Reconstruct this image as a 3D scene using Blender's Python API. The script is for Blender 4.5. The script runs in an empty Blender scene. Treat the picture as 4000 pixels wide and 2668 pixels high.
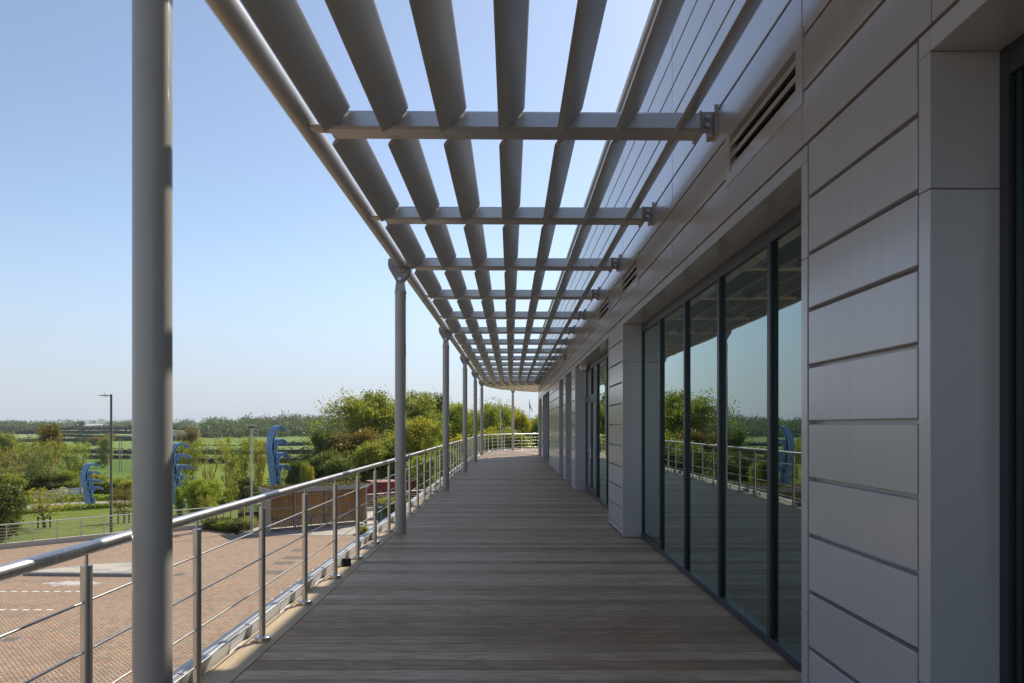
import bpy, math, random
import numpy as np
from mathutils import Vector
R = math.radians
scene = bpy.context.scene
COL = scene.collection

# ------------------------------------------------------------------ camera, sky, sun, exposure
EYE = 1.65
cd = bpy.data.cameras.new("camera")
cam = bpy.data.objects.new("camera", cd)
COL.objects.link(cam)
cam.location = (0, 0, EYE)
cam.rotation_euler = (R(90), 0, 0)
cd.sensor_width = 36.0
cd.lens = 24.0
cd.shift_y = 0.0826
cd.clip_start = 0.05
cd.clip_end = 8000
scene.camera = cam

SUN_EL = R(44.5)
SUN_AZ = R(32)            # measured from +Y towards +X
world = bpy.data.worlds.new("World")
scene.world = world
world.use_nodes = True
wnt = world.node_tree
wnt.nodes.clear()
sky = wnt.nodes.new("ShaderNodeTexSky")
sky.sky_type = 'NISHITA'
sky.sun_disc = False
sky.sun_elevation = SUN_EL
sky.sun_rotation = SUN_AZ
sky.altitude = 60
sky.air_density = 1.0
sky.dust_density = 0.5
sky.ozone_density = 2.5
bg = wnt.nodes.new("ShaderNodeBackground")
bg.inputs[1].default_value = 0.101
wo = wnt.nodes.new("ShaderNodeOutputWorld")
# a pale veil of haze low in the sky
wtc = wnt.nodes.new("ShaderNodeTexCoord"); wsp = wnt.nodes.new("ShaderNodeSeparateXYZ")
wnt.links.new(wtc.outputs['Generated'], wsp.inputs[0])
wmr = wnt.nodes.new("ShaderNodeMapRange"); wmr.interpolation_type = 'SMOOTHSTEP'
wnt.links.new(wsp.outputs['Z'], wmr.inputs[0])
wmr.inputs[1].default_value = -0.02; wmr.inputs[2].default_value = 0.26
wmr.inputs[3].default_value = 0.85; wmr.inputs[4].default_value = 0.0
wmx = wnt.nodes.new("ShaderNodeMix"); wmx.data_type = 'RGBA'
whs = wnt.nodes.new("ShaderNodeHueSaturation"); whs.inputs['Saturation'].default_value = 0.85
wnt.links.new(sky.outputs[0], whs.inputs['Color'])
wnt.links.new(wmr.outputs[0], wmx.inputs[0]); wnt.links.new(whs.outputs[0], wmx.inputs[6])
wmx.inputs[7].default_value = (3.4, 3.75, 4.6, 1)
wnt.links.new(wmx.outputs[2], bg.inputs[0])
wnt.links.new(bg.outputs[0], wo.inputs[0])

sl = bpy.data.lights.new("sun", 'SUN')
sl.energy = 3.6
sl.angle = R(0.53)
sl.color = (1.0, 0.93, 0.82)
sun = bpy.data.objects.new("sun", sl)
COL.objects.link(sun)
sd = Vector((math.sin(SUN_AZ) * math.cos(SUN_EL), math.cos(SUN_AZ) * math.cos(SUN_EL), math.sin(SUN_EL)))
sun.rotation_euler = sd.to_track_quat('Z', 'Y').to_euler()
sun.location = (20, 40, 60)

scene.view_settings.view_transform = 'Standard'
scene.view_settings.look = 'None'
scene.view_settings.gamma = 1.0
scene.view_settings.exposure = 0.68
scene.cycles.max_bounces = 8
scene.cycles.use_denoising = True
scene.cycles.sample_clamp_indirect = 6.0

rnd = random.Random(11)

# ------------------------------------------------------------------ node helpers
class S:
    """a socket with arithmetic"""
    def __init__(s, nt, sock): s.nt, s.k = nt, sock
    def _m(s, op, *a):
        n = s.nt.nodes.new("ShaderNodeMath"); n.operation = op
        for i, v in enumerate((s,) + a):
            if isinstance(v, S): s.nt.links.new(v.k, n.inputs[i])
            else: n.inputs[i].default_value = v
        return S(s.nt, n.outputs[0])
    def __add__(s, o): return s._m('ADD', o)
    def __sub__(s, o): return s._m('SUBTRACT', o)
    def __mul__(s, o): return s._m('MULTIPLY', o)
    def __truediv__(s, o): return s._m('DIVIDE', o)
    def floor(s): return s._m('FLOOR')
    def fract(s): return s._m('FRACT')
    def mod(s, o): return s._m('FLOORED_MODULO', o)
    def lt(s, o): return s._m('LESS_THAN', o)
    def gt(s, o): return s._m('GREATER_THAN', o)
    def mn(s, o): return s._m('MINIMUM', o)
    def mx(s, o): return s._m('MAXIMUM', o)
    def sin(s): return s._m('SINE')
    def abs(s): return s._m('ABSOLUTE')
    def pw(s, o): return s._m('POWER', o)
    def clamp(s):
        r = s._m('ADD', 0.0); r.k.node.use_clamp = True; return r
    def step(s, a, b):
        n = s.nt.nodes.new("ShaderNodeMapRange"); n.interpolation_type = 'SMOOTHSTEP'
        s.nt.links.new(s.k, n.inputs[0]); n.inputs[1].default_value = a; n.inputs[2].default_value = b
        return S(s.nt, n.outputs[0])

class Mat:
    def __init__(s, name):
        s.m = bpy.data.materials.new(name); s.m.use_nodes = True
        s.nt = s.m.node_tree; s.nt.nodes.clear()
        s.out = s.nt.nodes.new("ShaderNodeOutputMaterial")
        s.tc = None
    def n(s, t): return s.nt.nodes.new(t)
    def l(s, a, b): s.nt.links.new(a.k if isinstance(a, S) else a, b)
    def coord(s, which='Object'):
        if s.tc is None: s.tc = s.n("ShaderNodeTexCoord")
        return s.tc.outputs[which]
    def xyz(s):
        sp = s.n("ShaderNodeSeparateXYZ"); s.l(s.coord(), sp.inputs[0])
        return [S(s.nt, sp.outputs[i]) for i in range(3)]
    def vec(s, a, b, c):
        cb = s.n("ShaderNodeCombineXYZ")
        for i, v in enumerate((a, b, c)):
            if isinstance(v, S): s.l(v, cb.inputs[i])
            else: cb.inputs[i].default_value = v
        return cb.outputs[0]
    def noise(s, scale, detail=3, rough=0.5, vec=None, dist=0.0):
        n = s.n("ShaderNodeTexNoise"); n.inputs['Scale'].default_value = scale
        n.inputs['Detail'].default_value = detail; n.inputs['Roughness'].default_value = rough
        n.inputs['Distortion'].default_value = dist
        s.l(vec if vec is not None else s.coord(), n.inputs['Vector'])
        return S(s.nt, n.outputs[0])
    def white(s, vec):
        n = s.n("ShaderNodeTexWhiteNoise"); s.l(vec, n.inputs[0]); return S(s.nt, n.outputs[0])
    def island(s):
        n = s.n("ShaderNodeNewGeometry"); return S(s.nt, n.outputs['Random Per Island'])
    def objrand(s):
        n = s.n("ShaderNodeObjectInfo"); return S(s.nt, n.outputs['Random'])
    def ramp(s, fac, stops):
        n = s.n("ShaderNodeValToRGB"); s.l(fac, n.inputs[0])
        e = n.color_ramp.elements
        while len(e) < len(stops): e.new(0.5)
        for i, (p, c) in enumerate(stops):
            e[i].position = p; e[i].color = (c[0], c[1], c[2], 1)
        return n.outputs[0]
    def mix(s, fac, a, b, mode='MIX'):
        n = s.n("ShaderNodeMix"); n.data_type = 'RGBA'; n.blend_type = mode
        if isinstance(fac, S): s.l(fac, n.inputs[0])
        else: n.inputs[0].default_value = fac
        for v, i in ((a, 6), (b, 7)):
            if isinstance(v, tuple): n.inputs[i].default_value = (v[0], v[1], v[2], 1)
            else: s.l(v, n.inputs[i])
        return n.outputs[2]
    def bsdf(s, col=None, rough=0.6, metal=0.0, spec=None, coat=0.0, bump=None, bstr=0.2, bdist=0.01):
        b = s.n("ShaderNodeBsdfPrincipled")
        if isinstance(col, tuple): b.inputs['Base Color'].default_value = (col[0], col[1], col[2], 1)
        elif col is not None: s.l(col, b.inputs['Base Color'])
        if isinstance(rough, S): s.l(rough, b.inputs['Roughness'])
        else: b.inputs['Roughness'].default_value = rough
        b.inputs['Metallic'].default_value = metal
        if spec is not None: b.inputs['Specular IOR Level'].default_value = spec
        b.inputs['Coat Weight'].default_value = coat
        if bump is not None:
            bn = s.n("ShaderNodeBump"); bn.inputs['Strength'].default_value = bstr
            bn.inputs['Distance'].default_value = bdist
            s.l(bump, bn.inputs['Height']); s.l(bn.outputs[0], b.inputs['Normal'])
        s.l(b.outputs[0], s.out.inputs[0])
        return b

def plain(name, col, rough=0.6, metal=0.0, var=0.12, scale=3.0, coat=0.0, bump=0.0):
    m = Mat(name)
    nz = m.noise(scale, 4, 0.6)
    lo = tuple(c * (1 - var) for c in col); hi = tuple(min(1, c * (1 + var)) for c in col)
    c = m.ramp(nz, [(0.3, lo), (0.7, hi)])
    if bump: m.bsdf(c, rough, metal, coat=coat, bump=m.noise(scale * 20, 3), bstr=bump)
    else: m.bsdf(c, rough, metal, coat=coat)
    return m.m

def leaf_mat(name, col, trans=0.45):
    m = Mat(name)
    r = m.island(); o = m.objrand()
    nz = m.noise(0.55, 2)
    v = (r * 0.45 + nz * 0.75 + o * 0.15 - 0.18).clamp()
    a = tuple(c * 0.34 for c in col); b = (min(1, col[0] * 1.5), col[1] * 1.35, col[2] * 1.2)
    c = m.ramp(v, [(0.1, a), (0.5, col), (0.95, b)])
    d = m.n("ShaderNodeBsdfDiffuse"); m.l(c, d.inputs[0])
    t = m.n("ShaderNodeBsdfTranslucent")
    c2 = m.mix(1.0, c, (1.25, 1.2, 0.55), 'MULTIPLY'); m.l(c2, t.inputs[0])
    g = m.n("ShaderNodeBsdfGlossy"); g.inputs[0].default_value = (1, 1, 1, 1); g.inputs['Roughness'].default_value = 0.45
    x = m.n("ShaderNodeMixShader"); x.inputs[0].default_value = trans
    m.l(d.outputs[0], x.inputs[1]); m.l(t.outputs[0], x.inputs[2])
    x2 = m.n("ShaderNodeMixShader"); x2.inputs[0].default_value = 0.03
    m.l(x.outputs[0], x2.inputs[1]); m.l(g.outputs[0], x2.inputs[2])
    m.l(x2.outputs[0], m.out.inputs[0])
    return m.m

M = {}
M['paint'] = plain('grey_paint', (0.385, 0.36, 0.32), 0.36, 0.0, 0.06, 2.0, coat=0.35)
M['paint_dark'] = plain('grey_paint_plate', (0.29, 0.285, 0.28), 0.5, 0.1, 0.1, 6.0)
M['blade'] = plain('louvre_paint', (0.46, 0.445, 0.425), 0.33, 0.25, 0.07, 1.3)
M['bolt'] = plain('bolt_zinc', (0.5, 0.5, 0.5), 0.35, 0.9, 0.1, 30)
M['dark'] = plain('dark_void', (0.006, 0.006, 0.006), 0.8)
M['frame'] = plain('window_frame_paint', (0.035, 0.039, 0.048), 0.4, 0.1, 0.06, 3)
M['white_pl'] = plain('white_plastic', (0.75, 0.75, 0.72), 0.35)
M['black'] = plain('black_plastic', (0.012, 0.012, 0.012), 0.45)
M['concrete'] = plain('pale_concrete', (0.52, 0.46, 0.38), 0.75, 0, 0.08, 4, bump=0.1)
M['kerb'] = plain('kerb_concrete', (0.30, 0.28, 0.26), 0.8, 0, 0.12, 5)
M['galv'] = plain('galvanised_steel', (0.42, 0.42, 0.42), 0.45, 0.6, 0.12, 8)
M['lamp_green'] = plain('lamp_post_paint', (0.10, 0.10, 0.075), 0.5, 0.1, 0.05, 3)
M['silver'] = plain('silver_paint', (0.5, 0.5, 0.5), 0.4, 0.5, 0.06, 4)
def mk_blue():
    m = Mat('weathered_blue_paint')
    x, y, z = m.xyz()
    st = m.noise(1.0, 4, 0.65, m.vec(x * 6, y * 6, z * 0.9))
    c = m.ramp(m.noise(1.6, 3), [(0.3, (0.075, 0.19, 0.41)), (0.7, (0.11, 0.25, 0.50))])
    c = m.mix(st.step(0.52, 0.72) * 0.6, c, (0.30, 0.40, 0.50))
    m.bsdf(c, 0.45)
    return m.m
M['blue'] = mk_blue()
M['blue_edge'] = plain('pale_blue_paint', (0.36, 0.54, 0.80), 0.45, 0, 0.08, 4)
M['red'] = plain('red_container_paint', (0.30, 0.045, 0.045), 0.5, 0, 0.12, 2)
M['red_roof'] = plain('faded_red_paint', (0.42, 0.20, 0.16), 0.6, 0, 0.1, 2)
M['green_box'] = plain('dark_green_paint', (0.012, 0.06, 0.05), 0.35, 0, 0.05)
M['asphalt'] = plain('pale_asphalt', (0.26, 0.225, 0.185), 0.9, 0, 0.1, 1.5)
M['mark'] = plain('white_marking', (0.72, 0.70, 0.64), 0.7, 0, 0.1, 9)
M['mulch'] = plain('bark_mulch', (0.09, 0.045, 0.025), 0.95, 0, 0.4, 14, bump=0.6)
M['sign_back'] = plain('sign_back', (0.42, 0.42, 0.41), 0.5, 0.3, 0.05)
M['sign_face'] = plain('sign_pale', (0.62, 0.62, 0.60), 0.5, 0.1, 0.05)
M['timber_stake'] = plain('timber_stake', (0.28, 0.2, 0.10), 0.8, 0, 0.15, 8)
M['stake_dark'] = plain('dark_stake', (0.025, 0.02, 0.018), 0.8)
M['flag_blue'] = plain('blue_flag_cloth', (0.05, 0.30, 0.42), 0.8, 0, 0.15, 3)
M['flag_green'] = plain('green_flag_cloth', (0.02, 0.20, 0.09), 0.8, 0, 0.15, 3)
M['iron'] = plain('iron_cover', (0.17, 0.13, 0.075), 0.7, 0.2, 0.25, 14)
M['bark'] = plain('bark', (0.13, 0.10, 0.075), 0.9, 0, 0.3, 5)
M['bark_pale'] = plain('pale_bark', (0.33, 0.29, 0.23), 0.85, 0, 0.3, 5)
M['barn'] = plain('barn_cladding', (0.22, 0.22, 0.23), 0.7)
M['house_white'] = plain('white_render', (0.62, 0.60, 0.56), 0.7)
M['slate'] = plain('slate_roof', (0.14, 0.13, 0.13), 0.7)
M['coping'] = plain('coping_aluminium', (0.56, 0.55, 0.53), 0.5, 0.0, 0.04, 3)
M['render_wall'] = plain('lower_wall_render', (0.4, 0.38, 0.35), 0.7)
M['rail_sunlit'] = plain('sunlit_steel', (0.60, 0.55, 0.50), 0.35, 0.2, 0.05)  # pale colour stands in for sun reflected by the steel
M['bead'] = plain('green_glass_edge', (0.006, 0.022, 0.019), 0.25)
M['rust'] = None

def mk_steel():
    m = Mat('brushed_stainless')
    x, y, z = m.xyz()
    nz = m.noise(1.0, 3, 0.6, m.vec(x * 60, y * 60, z * 3))
    c = m.ramp(nz, [(0.3, (0.52, 0.485, 0.44)), (0.7, (0.72, 0.69, 0.65))])
    m.bsdf(c, m.noise(5, 2) * 0.12 + 0.26, 1.0)
    return m.m
M['steel'] = mk_steel()

def mk_beam():
    m = Mat('beam_paint')
    nz = m.noise(1.8, 5, 0.65)
    st = m.noise(7, 5, 0.7)
    c = m.mix(st.step(0.63, 0.74), m.ramp(nz, [(0.3, (0.47, 0.45, 0.44)), (0.7, (0.54, 0.52, 0.51))]), (0.32, 0.22, 0.12))
    m.bsdf(c, 0.30, 0.65)
    return m.m
M['beam'] = mk_beam()
def mk_rust():
    m = Mat('rust_stained_plate')
    st = m.noise(14, 5, 0.7)
    c = m.mix(st.step(0.46, 0.66), (0.36, 0.34, 0.32), (0.27, 0.15, 0.06))
    m.bsdf(c, 0.55, 0.1)
    return m.m
M['rust'] = mk_rust()

def mk_clad():
    m = Mat('aluminium_cladding')
    r = m.island()
    x, y, z = m.xyz()
    st = m.noise(1.0, 4, 0.6, m.vec(x * 5, y * 14, z * 0.8))
    v = st * 0.55 + r * 0.35 + m.noise(0.8, 3) * 0.35 - 0.1
    c = m.ramp(v, [(0.2, (0.40, 0.375, 0.38)), (0.85, (0.49, 0.46, 0.465))])
    b = m.bsdf(c, m.noise(2.2, 3) * 0.10 + 0.30, 0.16, coat=0.6, bump=m.noise(1.1, 2), bstr=0.05, bdist=0.02)
    b.inputs['Coat Roughness'].default_value = 0.16
    b.inputs['Coat IOR'].default_value = 1.6
    return m.m
M['clad'] = mk_clad()

def mk_glass():
    m = Mat('tinted_glass')
    wob = m.noise(1.3, 2)
    bn = m.n("ShaderNodeBump"); bn.inputs['Strength'].default_value = 0.012; bn.inputs['Distance'].default_value = 0.05
    m.l(wob, bn.inputs['Height'])
    f = m.n("ShaderNodeFresnel"); f.inputs[0].default_value = 2.3
    m.l(bn.outputs[0], f.inputs['Normal'])
    d = m.n("ShaderNodeBsdfDiffuse"); d.inputs[0].default_value = (0.008, 0.014, 0.012, 1)
    g = m.n("ShaderNodeBsdfGlossy"); g.inputs[0].default_value = (0.80, 0.94, 0.895, 1); g.inputs['Roughness'].default_value = 0.0
    m.l(bn.outputs[0], g.inputs['Normal'])
    x = m.n("ShaderNodeMixShader")
    fac = (S(m.nt, f.outputs[0]) * 1.6 + 0.05).clamp()
    m.l(fac, x.inputs[0]); m.l(d.outputs[0], x.inputs[1]); m.l(g.outputs[0], x.inputs[2])
    m.l(x.outputs[0], m.out.inputs[0])
    return m.m
M['glass'] = mk_glass()

def mk_wood(name, along, c0, c1, c2):
    """embossed oak-grain composite board; along = axis index of the grain"""
    m = Mat(name)
    x, y, z = m.xyz()
    r = m.island()
    u, w = (x, y) if along == 0 else (y, x)
    big = m.noise(1.0, 2, 0.45, m.vec(u * 0.9 + r * 97, w * 5.5, r * 31), 0.25)
    ring = ((big * 58).sin() * 0.5 + 0.5)
    fine = m.noise(1.0, 4, 0.65, m.vec(u * 3.0 + r * 53, w * 75, r * 11))
    patch = m.noise(1.0, 3, 0.55, m.vec(u * 1.3 + r * 71, w * 3.0, r * 7))
    band = m.noise(1.0, 3, 0.6, m.vec(u * 1.4 + r * 13, w * 46, r * 41))
    g = ring * patch * 0.36 + fine * 0.40 + (band - 0.5) * 0.55 + (patch - 0.5) * 0.30 + (r - 0.5) * 0.42 + 0.13
    c = m.ramp(g, [(0.12, c0), (0.48, c1), (0.88, c2)])
    hgt = fine * 0.6 + ring * 0.4
    m.bsdf(c, fine * 0.25 + 0.42, 0.0, spec=0.16, bump=hgt, bstr=0.35, bdist=0.002)
    return m.m
M['deck'] = mk_wood('deck_board', 0, (0.285, 0.182, 0.110), (0.475, 0.333, 0.212), (0.70, 0.56, 0.42))
M['edge'] = mk_wood('edge_board', 1, (0.40, 0.29, 0.175), (0.50, 0.385, 0.245), (0.58, 0.46, 0.31))
M['larch'] = None

def mk_brick():
    m = Mat('block_paving')
    X, Y, Z = m.xyz()
    # 45 degree herringbone of 200 x 100 blocks
    k = 0.70710678 / 0.1
    a = (X + Y) * k; b = (Y - X) * k
    i = a.floor(); j = b.floor(); fa = a.fract(); fb = b.fract()
    q = (i - j).mod(4.0)
    k0 = q.lt(0.5); k3 = q.gt(2.5); k1 = q.lt(1.5) - k0; k2 = q.gt(1.5) - k3
    horiz = q.lt(1.5)
    lx = horiz * (fa + k1) * 0.5 + (horiz * -1.0 + 1.0) * fa
    ly = horiz * fb + (horiz * -1.0 + 1.0) * (fb + k2) * 0.5
    idx = i - k1; idy = j - k2
    ww = horiz + 1.0; hh = horiz * -1.0 + 2.0
    dx = lx.mn(lx * -1.0 + 1.0) * ww; dy = ly.mn(ly * -1.0 + 1.0) * hh
    mort = dx.mn(dy)
    # soldier band of straight rows beside the building
    sy = Y / 0.1; sj = sy.floor(); sx = X / 0.2 + sj * 0.5; si = sx.floor()
    fsx = sx.fract(); fsy = sy.fract()
    mort2 = (fsx.mn(fsx * -1.0 + 1.0) * 2.0).mn(fsy.mn(fsy * -1.0 + 1.0))
    band = X.gt(-7.4)
    nb = band * -1.0 + 1.0
    mo = mort * nb + mort2 * band
    rid = m.white(m.vec(idx * nb + si * band, idy * nb + sj * band, horiz * nb))
    c = m.ramp(rid, [(0.0, (0.30, 0.165, 0.088)), (0.3, (0.42, 0.235, 0.142)), (0.6, (0.46, 0.305, 0.188)), (0.8, (0.36, 0.285, 0.18)), (1.0, (0.21, 0.17, 0.12))])
    c = m.mix(m.noise(0.35, 4, 0.6) * 0.4, c, (0.47, 0.33, 0.19))
    c = m.mix(m.noise(25, 3) * 0.35, c, (0.30, 0.22, 0.17))
    c = m.mix(m.noise(0.22, 5, 0.7, None, 1.5).step(0.52, 0.72) * 0.35, c, (0.20, 0.15, 0.115))
    trk = m.noise(1.0, 4, 0.6, m.vec(X * 0.12, Y * 1.1, 0.0))
    c = m.mix(trk.step(0.55, 0.70) * 0.22, c, (0.14, 0.11, 0.09))
    c = m.mix((mo * -1.0 + 0.15).step(0.0, 0.09) * 0.92, c, (0.065, 0.045, 0.035))
    # a salt stain in front of the island
    sxx = (X + 17.6) / 1.5; syy = (Y - 27.4) / 0.55
    dd = sxx * sxx + syy * syy
    nzs = m.noise(2.4, 5, 0.7)
    stain = ((dd * -1.0 + 1.0) * 0.6 + nzs * 1.8 - 1.08).step(0.0, 0.30)
    c = m.mix(stain * dd.lt(1.6), c, (0.50, 0.46, 0.43))
    m.bsdf(c, 0.85, 0, bump=mo.mn(0.12), bstr=0.6, bdist=0.02)
    return m.m
M['brick'] = mk_brick()

def mk_flag(name, cols, sx, sy):
    m = Mat(name)
    X, Y, Z = m.xyz()
    j = (Y / sy).floor(); xx = X / sx + m.white(m.vec(j, 3.0, 0.0)) * 3.0
    i = xx.floor()
    r = m.white(m.vec(i, j, 0.0))
    fx = xx.fract(); fy = (Y / sy).fract()
    mo = (fx.mn(fx * -1.0 + 1.0) * sx).mn(fy.mn(fy * -1.0 + 1.0) * sy)
    c = m.ramp(r, cols)
    c = m.mix(m.noise(3, 4) * 0.3, c, (0.36, 0.32, 0.27))
    c = m.mix((mo * -1.0 + 0.012).step(0.0, 0.008) * 0.6, c, (0.15, 0.13, 0.11))
    m.bsdf(c, 0.85)
    return m.m
M['flags'] = mk_flag('plank_paving', [(0.0, (0.50, 0.43, 0.33)), (0.5, (0.47, 0.42, 0.34)), (0.75, (0.37, 0.34, 0.30)), (1.0, (0.24, 0.235, 0.23))], 0.75, 0.25)

def mk_boards(name, c0, c1, ax):
    m = Mat(name)
    P = m.xyz(); r = m.island()
    g = m.noise(1.0, 4, 0.6, m.vec(P[0] * 30 + r * 40, P[1] * 30, P[2] * 2.5))
    kn = m.noise(1.0, 2, 0.5, m.vec(P[0] * 9 + r * 20, P[1] * 9, P[2] * 3.5))
    c = m.ramp(g * 0.6 + r * 0.4, [(0.2, c0), (0.8, c1)])
    c = m.mix(kn.step(0.70, 0.76), c, (0.09, 0.045, 0.02))
    m.bsdf(c, 0.75)
    return m.m
M['larch'] = mk_boards('larch_boards', (0.42, 0.245, 0.095), (0.56, 0.35, 0.15), 2)
M['batten'] = mk_boards('larch_battens', (0.36, 0.25, 0.15), (0.50, 0.37, 0.24), 2)

def mk_grass(name, c0, c1, c2, sc):
    m = Mat(name)
    n1 = m.noise(sc, 5, 0.65); n2 = m.noise(sc * 22, 4, 0.7); n3 = m.noise(sc * 0.14, 3)
    v = n1 * 0.5 + n2 * 0.35 + n3 * 0.35 - 0.1
    c = m.ramp(v, [(0.25, c0), (0.5, c1), (0.75, c2)])
    m.bsdf(c, 0.9, 0, spec=0.1, bump=n2, bstr=0.6, bdist=0.08)
    return m.m
M['lawn'] = mk_grass('lawn_grass', (0.07, 0.11, 0.018), (0.135, 0.175, 0.028), (0.24, 0.245, 0.055), 0.5)
def mk_field(name, c0, c1, ang):
    m = Mat(name)
    X, Y, Z = m.xyz()
    t = X * math.cos(ang) + Y * math.sin(ang)
    row = ((t * 0.55).sin() * 0.5 + 0.5)
    n1 = m.noise(0.02, 4, 0.6); n2 = m.noise(0.6, 4, 0.7)
    c = m.ramp(n1 * 0.6 + n2 * 0.3 + row * 0.12, [(0.3, c0), (0.75, c1)])
    m.bsdf(c, 0.95, 0, spec=0.05)
    return m.m
M['field_a'] = mk_field('crop_field_deep', (0.075, 0.13, 0.024), (0.125, 0.19, 0.036), 0.6)
M['field_b'] = mk_field('crop_field_mid', (0.135, 0.20, 0.048), (0.205, 0.265, 0.075), -0.4)
M['field_c'] = mk_field('crop_field_pale', (0.20, 0.25, 0.095), (0.27, 0.31, 0.125), 0.9)
M['field_d'] = mk_field('meadow', (0.12, 0.17, 0.025), (0.18, 0.22, 0.035), 0.3)

M['leaf_mid'] = leaf_mat('leaf_mid', (0.29, 0.325, 0.05))
M['leaf_yel'] = leaf_mat('leaf_yellow', (0.43, 0.41, 0.06))
M['leaf_dark'] = leaf_mat('leaf_dark', (0.145, 0.18, 0.035), 0.35)
M['leaf_brz'] = leaf_mat('leaf_bronze', (0.25, 0.19, 0.045))
M['leaf_brt'] = leaf_mat('leaf_bright', (0.31, 0.38, 0.05))
M['leaf_red'] = leaf_mat('leaf_red', (0.30, 0.035, 0.04), 0.3)
M['leaf_far'] = leaf_mat('leaf_far', (0.13, 0.18, 0.04), 0.3)
M['leaf_fdk'] = leaf_mat('leaf_far_dark', (0.036, 0.052, 0.026), 0.2)
M['leaf_sed'] = leaf_mat('leaf_sedum', (0.17, 0.15, 0.05), 0.25)
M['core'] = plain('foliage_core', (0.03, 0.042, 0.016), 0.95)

# ------------------------------------------------------------------ mesh helpers
class MB:
    def __init__(s): s.v, s.f, s.fm = [], [], []
    def add(s, vs, fs, mi=0):
        o = len(s.v); s.v += [tuple(p) for p in vs]
        for f in fs: s.f.append([o + i for i in f]); s.fm.append(mi)
        return s
    def box(s, x0, x1, y0, y1, z0, z1, c=0.0, mi=0):
        if x0 > x1: x0, x1 = x1, x0
        if y0 > y1: y0, y1 = y1, y0
        if z0 > z1: z0, z1 = z1, z0
        if c <= 0:
            vs = [(x, y, z) for z in (z0, z1) for y in (y0, y1) for x in (x0, x1)]
            s.add(vs, [(0, 2, 3, 1), (4, 5, 7, 6), (0, 1, 5, 4), (2, 6, 7, 3), (0, 4, 6, 2), (1, 3, 7, 5)], mi); return s
        c = min(c, (x1 - x0) * .45, (y1 - y0) * .45, (z1 - z0) * .45)
        lo, hi = (x0, y0, z0), (x1, y1, z1)
        vs = []; ix = {}
        for cx in (0, 1):
            for cy in (0, 1):
                for cz in (0, 1):
                    k = (cx, cy, cz)
                    for ax in range(3):
                        p = []
                        for d in range(3):
                            base = hi[d] if k[d] else lo[d]
                            if d != ax: base += -c if k[d] else c
                            p.append(base)
                        ix[(k, ax)] = len(vs); vs.append(tuple(p))
        fs = []
        def face(ax, side):
            d1, d2 = [d for d in range(3) if d != ax]
            ks = []
            for a, b in ((0, 0), (1, 0), (1, 1), (0, 1)):
                k = [0, 0, 0]; k[ax] = side; k[d1] = a; k[d2] = b; ks.append(tuple(k))
            q = [ix[(k, ax)] for k in ks]
            flip = (side == 0) ^ (ax == 1)
            fs.append(q[::-1] if flip else q)
        for ax in range(3):
            face(ax, 0); face(ax, 1)
        for ax in range(3):           # edges parallel to ax
            d1, d2 = [d for d in range(3) if d != ax]
            for a in (0, 1):
                for b in (0, 1):
                    k0 = [0, 0, 0]; k1 = [0, 0, 0]; k0[ax] = 0; k1[ax] = 1
                    k0[d1] = k1[d1] = a; k0[d2] = k1[d2] = b
                    k0, k1 = tuple(k0), tuple(k1)
                    fs.append([ix[(k0, d1)], ix[(k1, d1)], ix[(k1, d2)], ix[(k0, d2)]])
        for k in [(a, b, d) for a in (0, 1) for b in (0, 1) for d in (0, 1)]:
            fs.append([ix[(k, 0)], ix[(k, 1)], ix[(k, 2)]])
        s.add(vs, fs, mi); return s
    def tube(s, pts, r, n=10, caps=True, mi=0):
        P = [Vector(p) for p in pts]
        rs = r if isinstance(r, (list, tuple)) else [r] * len(P)
        vs = []; up = None
        for i, p in enumerate(P):
            t = (P[min(i + 1, len(P) - 1)] - P[max(i - 1, 0)]).normalized()
            if up is None:
                up = Vector((0, 0, 1)) if abs(t.z) < 0.9 else Vector((1, 0, 0))
            a = t.cross(up).normalized(); b = a.cross(t).normalized(); up = b
            for k in range(n):
                an = 2 * math.pi * k / n
                vs.append(p + (a * math.cos(an) + b * math.sin(an)) * rs[i])
        fs = []
        for i in range(len(P) - 1):
            for k in range(n):
                k2 = (k + 1) % n
                fs.append((i * n + k, i * n + k2, (i + 1) * n + k2, (i + 1) * n + k))
        if caps:
            fs.append(tuple(range(n))[::-1]); fs.append(tuple(range((len(P) - 1) * n, len(P) * n)))
        s.add(vs, fs, mi); return s
    def cyl(s, x, y, z0, z1, r, n=16, r2=None, mi=0):
        return s.tube([(x, y, z0), (x, y, z1)], [r, r if r2 is None else r2], n, True, mi)
    def prism(s, poly, axis, d0, d1, mi=0):
        """poly: 2-D outline; axis: 0/1/2 the extruded axis"""
        def P(a, b, d):
            return {0: (d, a, b), 1: (a, d, b), 2: (a, b, d)}[axis]
        n = len(poly)
        vs = [P(a, b, d0) for a, b in poly] + [P(a, b, d1) for a, b in poly]
        fs = [tuple(range(n)), tuple(range(n, 2 * n))[::-1]]
        for i in range(n):
            j = (i + 1) % n; fs.append((i, j, n + j, n + i))
        s.add(vs, fs, mi); return s
    def sweep(s, path, prof, mi=0, caps=True):
        """path: list of (point xy, normal xy pointing outwards); prof: closed list of (offset, z)"""
        n = len(prof); vs = []
        for (p, nn) in path:
            for o, z in prof: vs.append((p[0] + nn[0] * o, p[1] + nn[1] * o, z))
        fs = []
        for i in range(len(path) - 1):
            for k in range(n):
                k2 = (k + 1) % n
                fs.append((i * n + k, (i + 1) * n + k, (i + 1) * n + k2, i * n + k2))
        if caps: fs.append(tuple(range(n))); fs.append(tuple(range((len(path) - 1) * n, len(path) * n))[::-1])
        s.add(vs, fs, mi); return s
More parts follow.
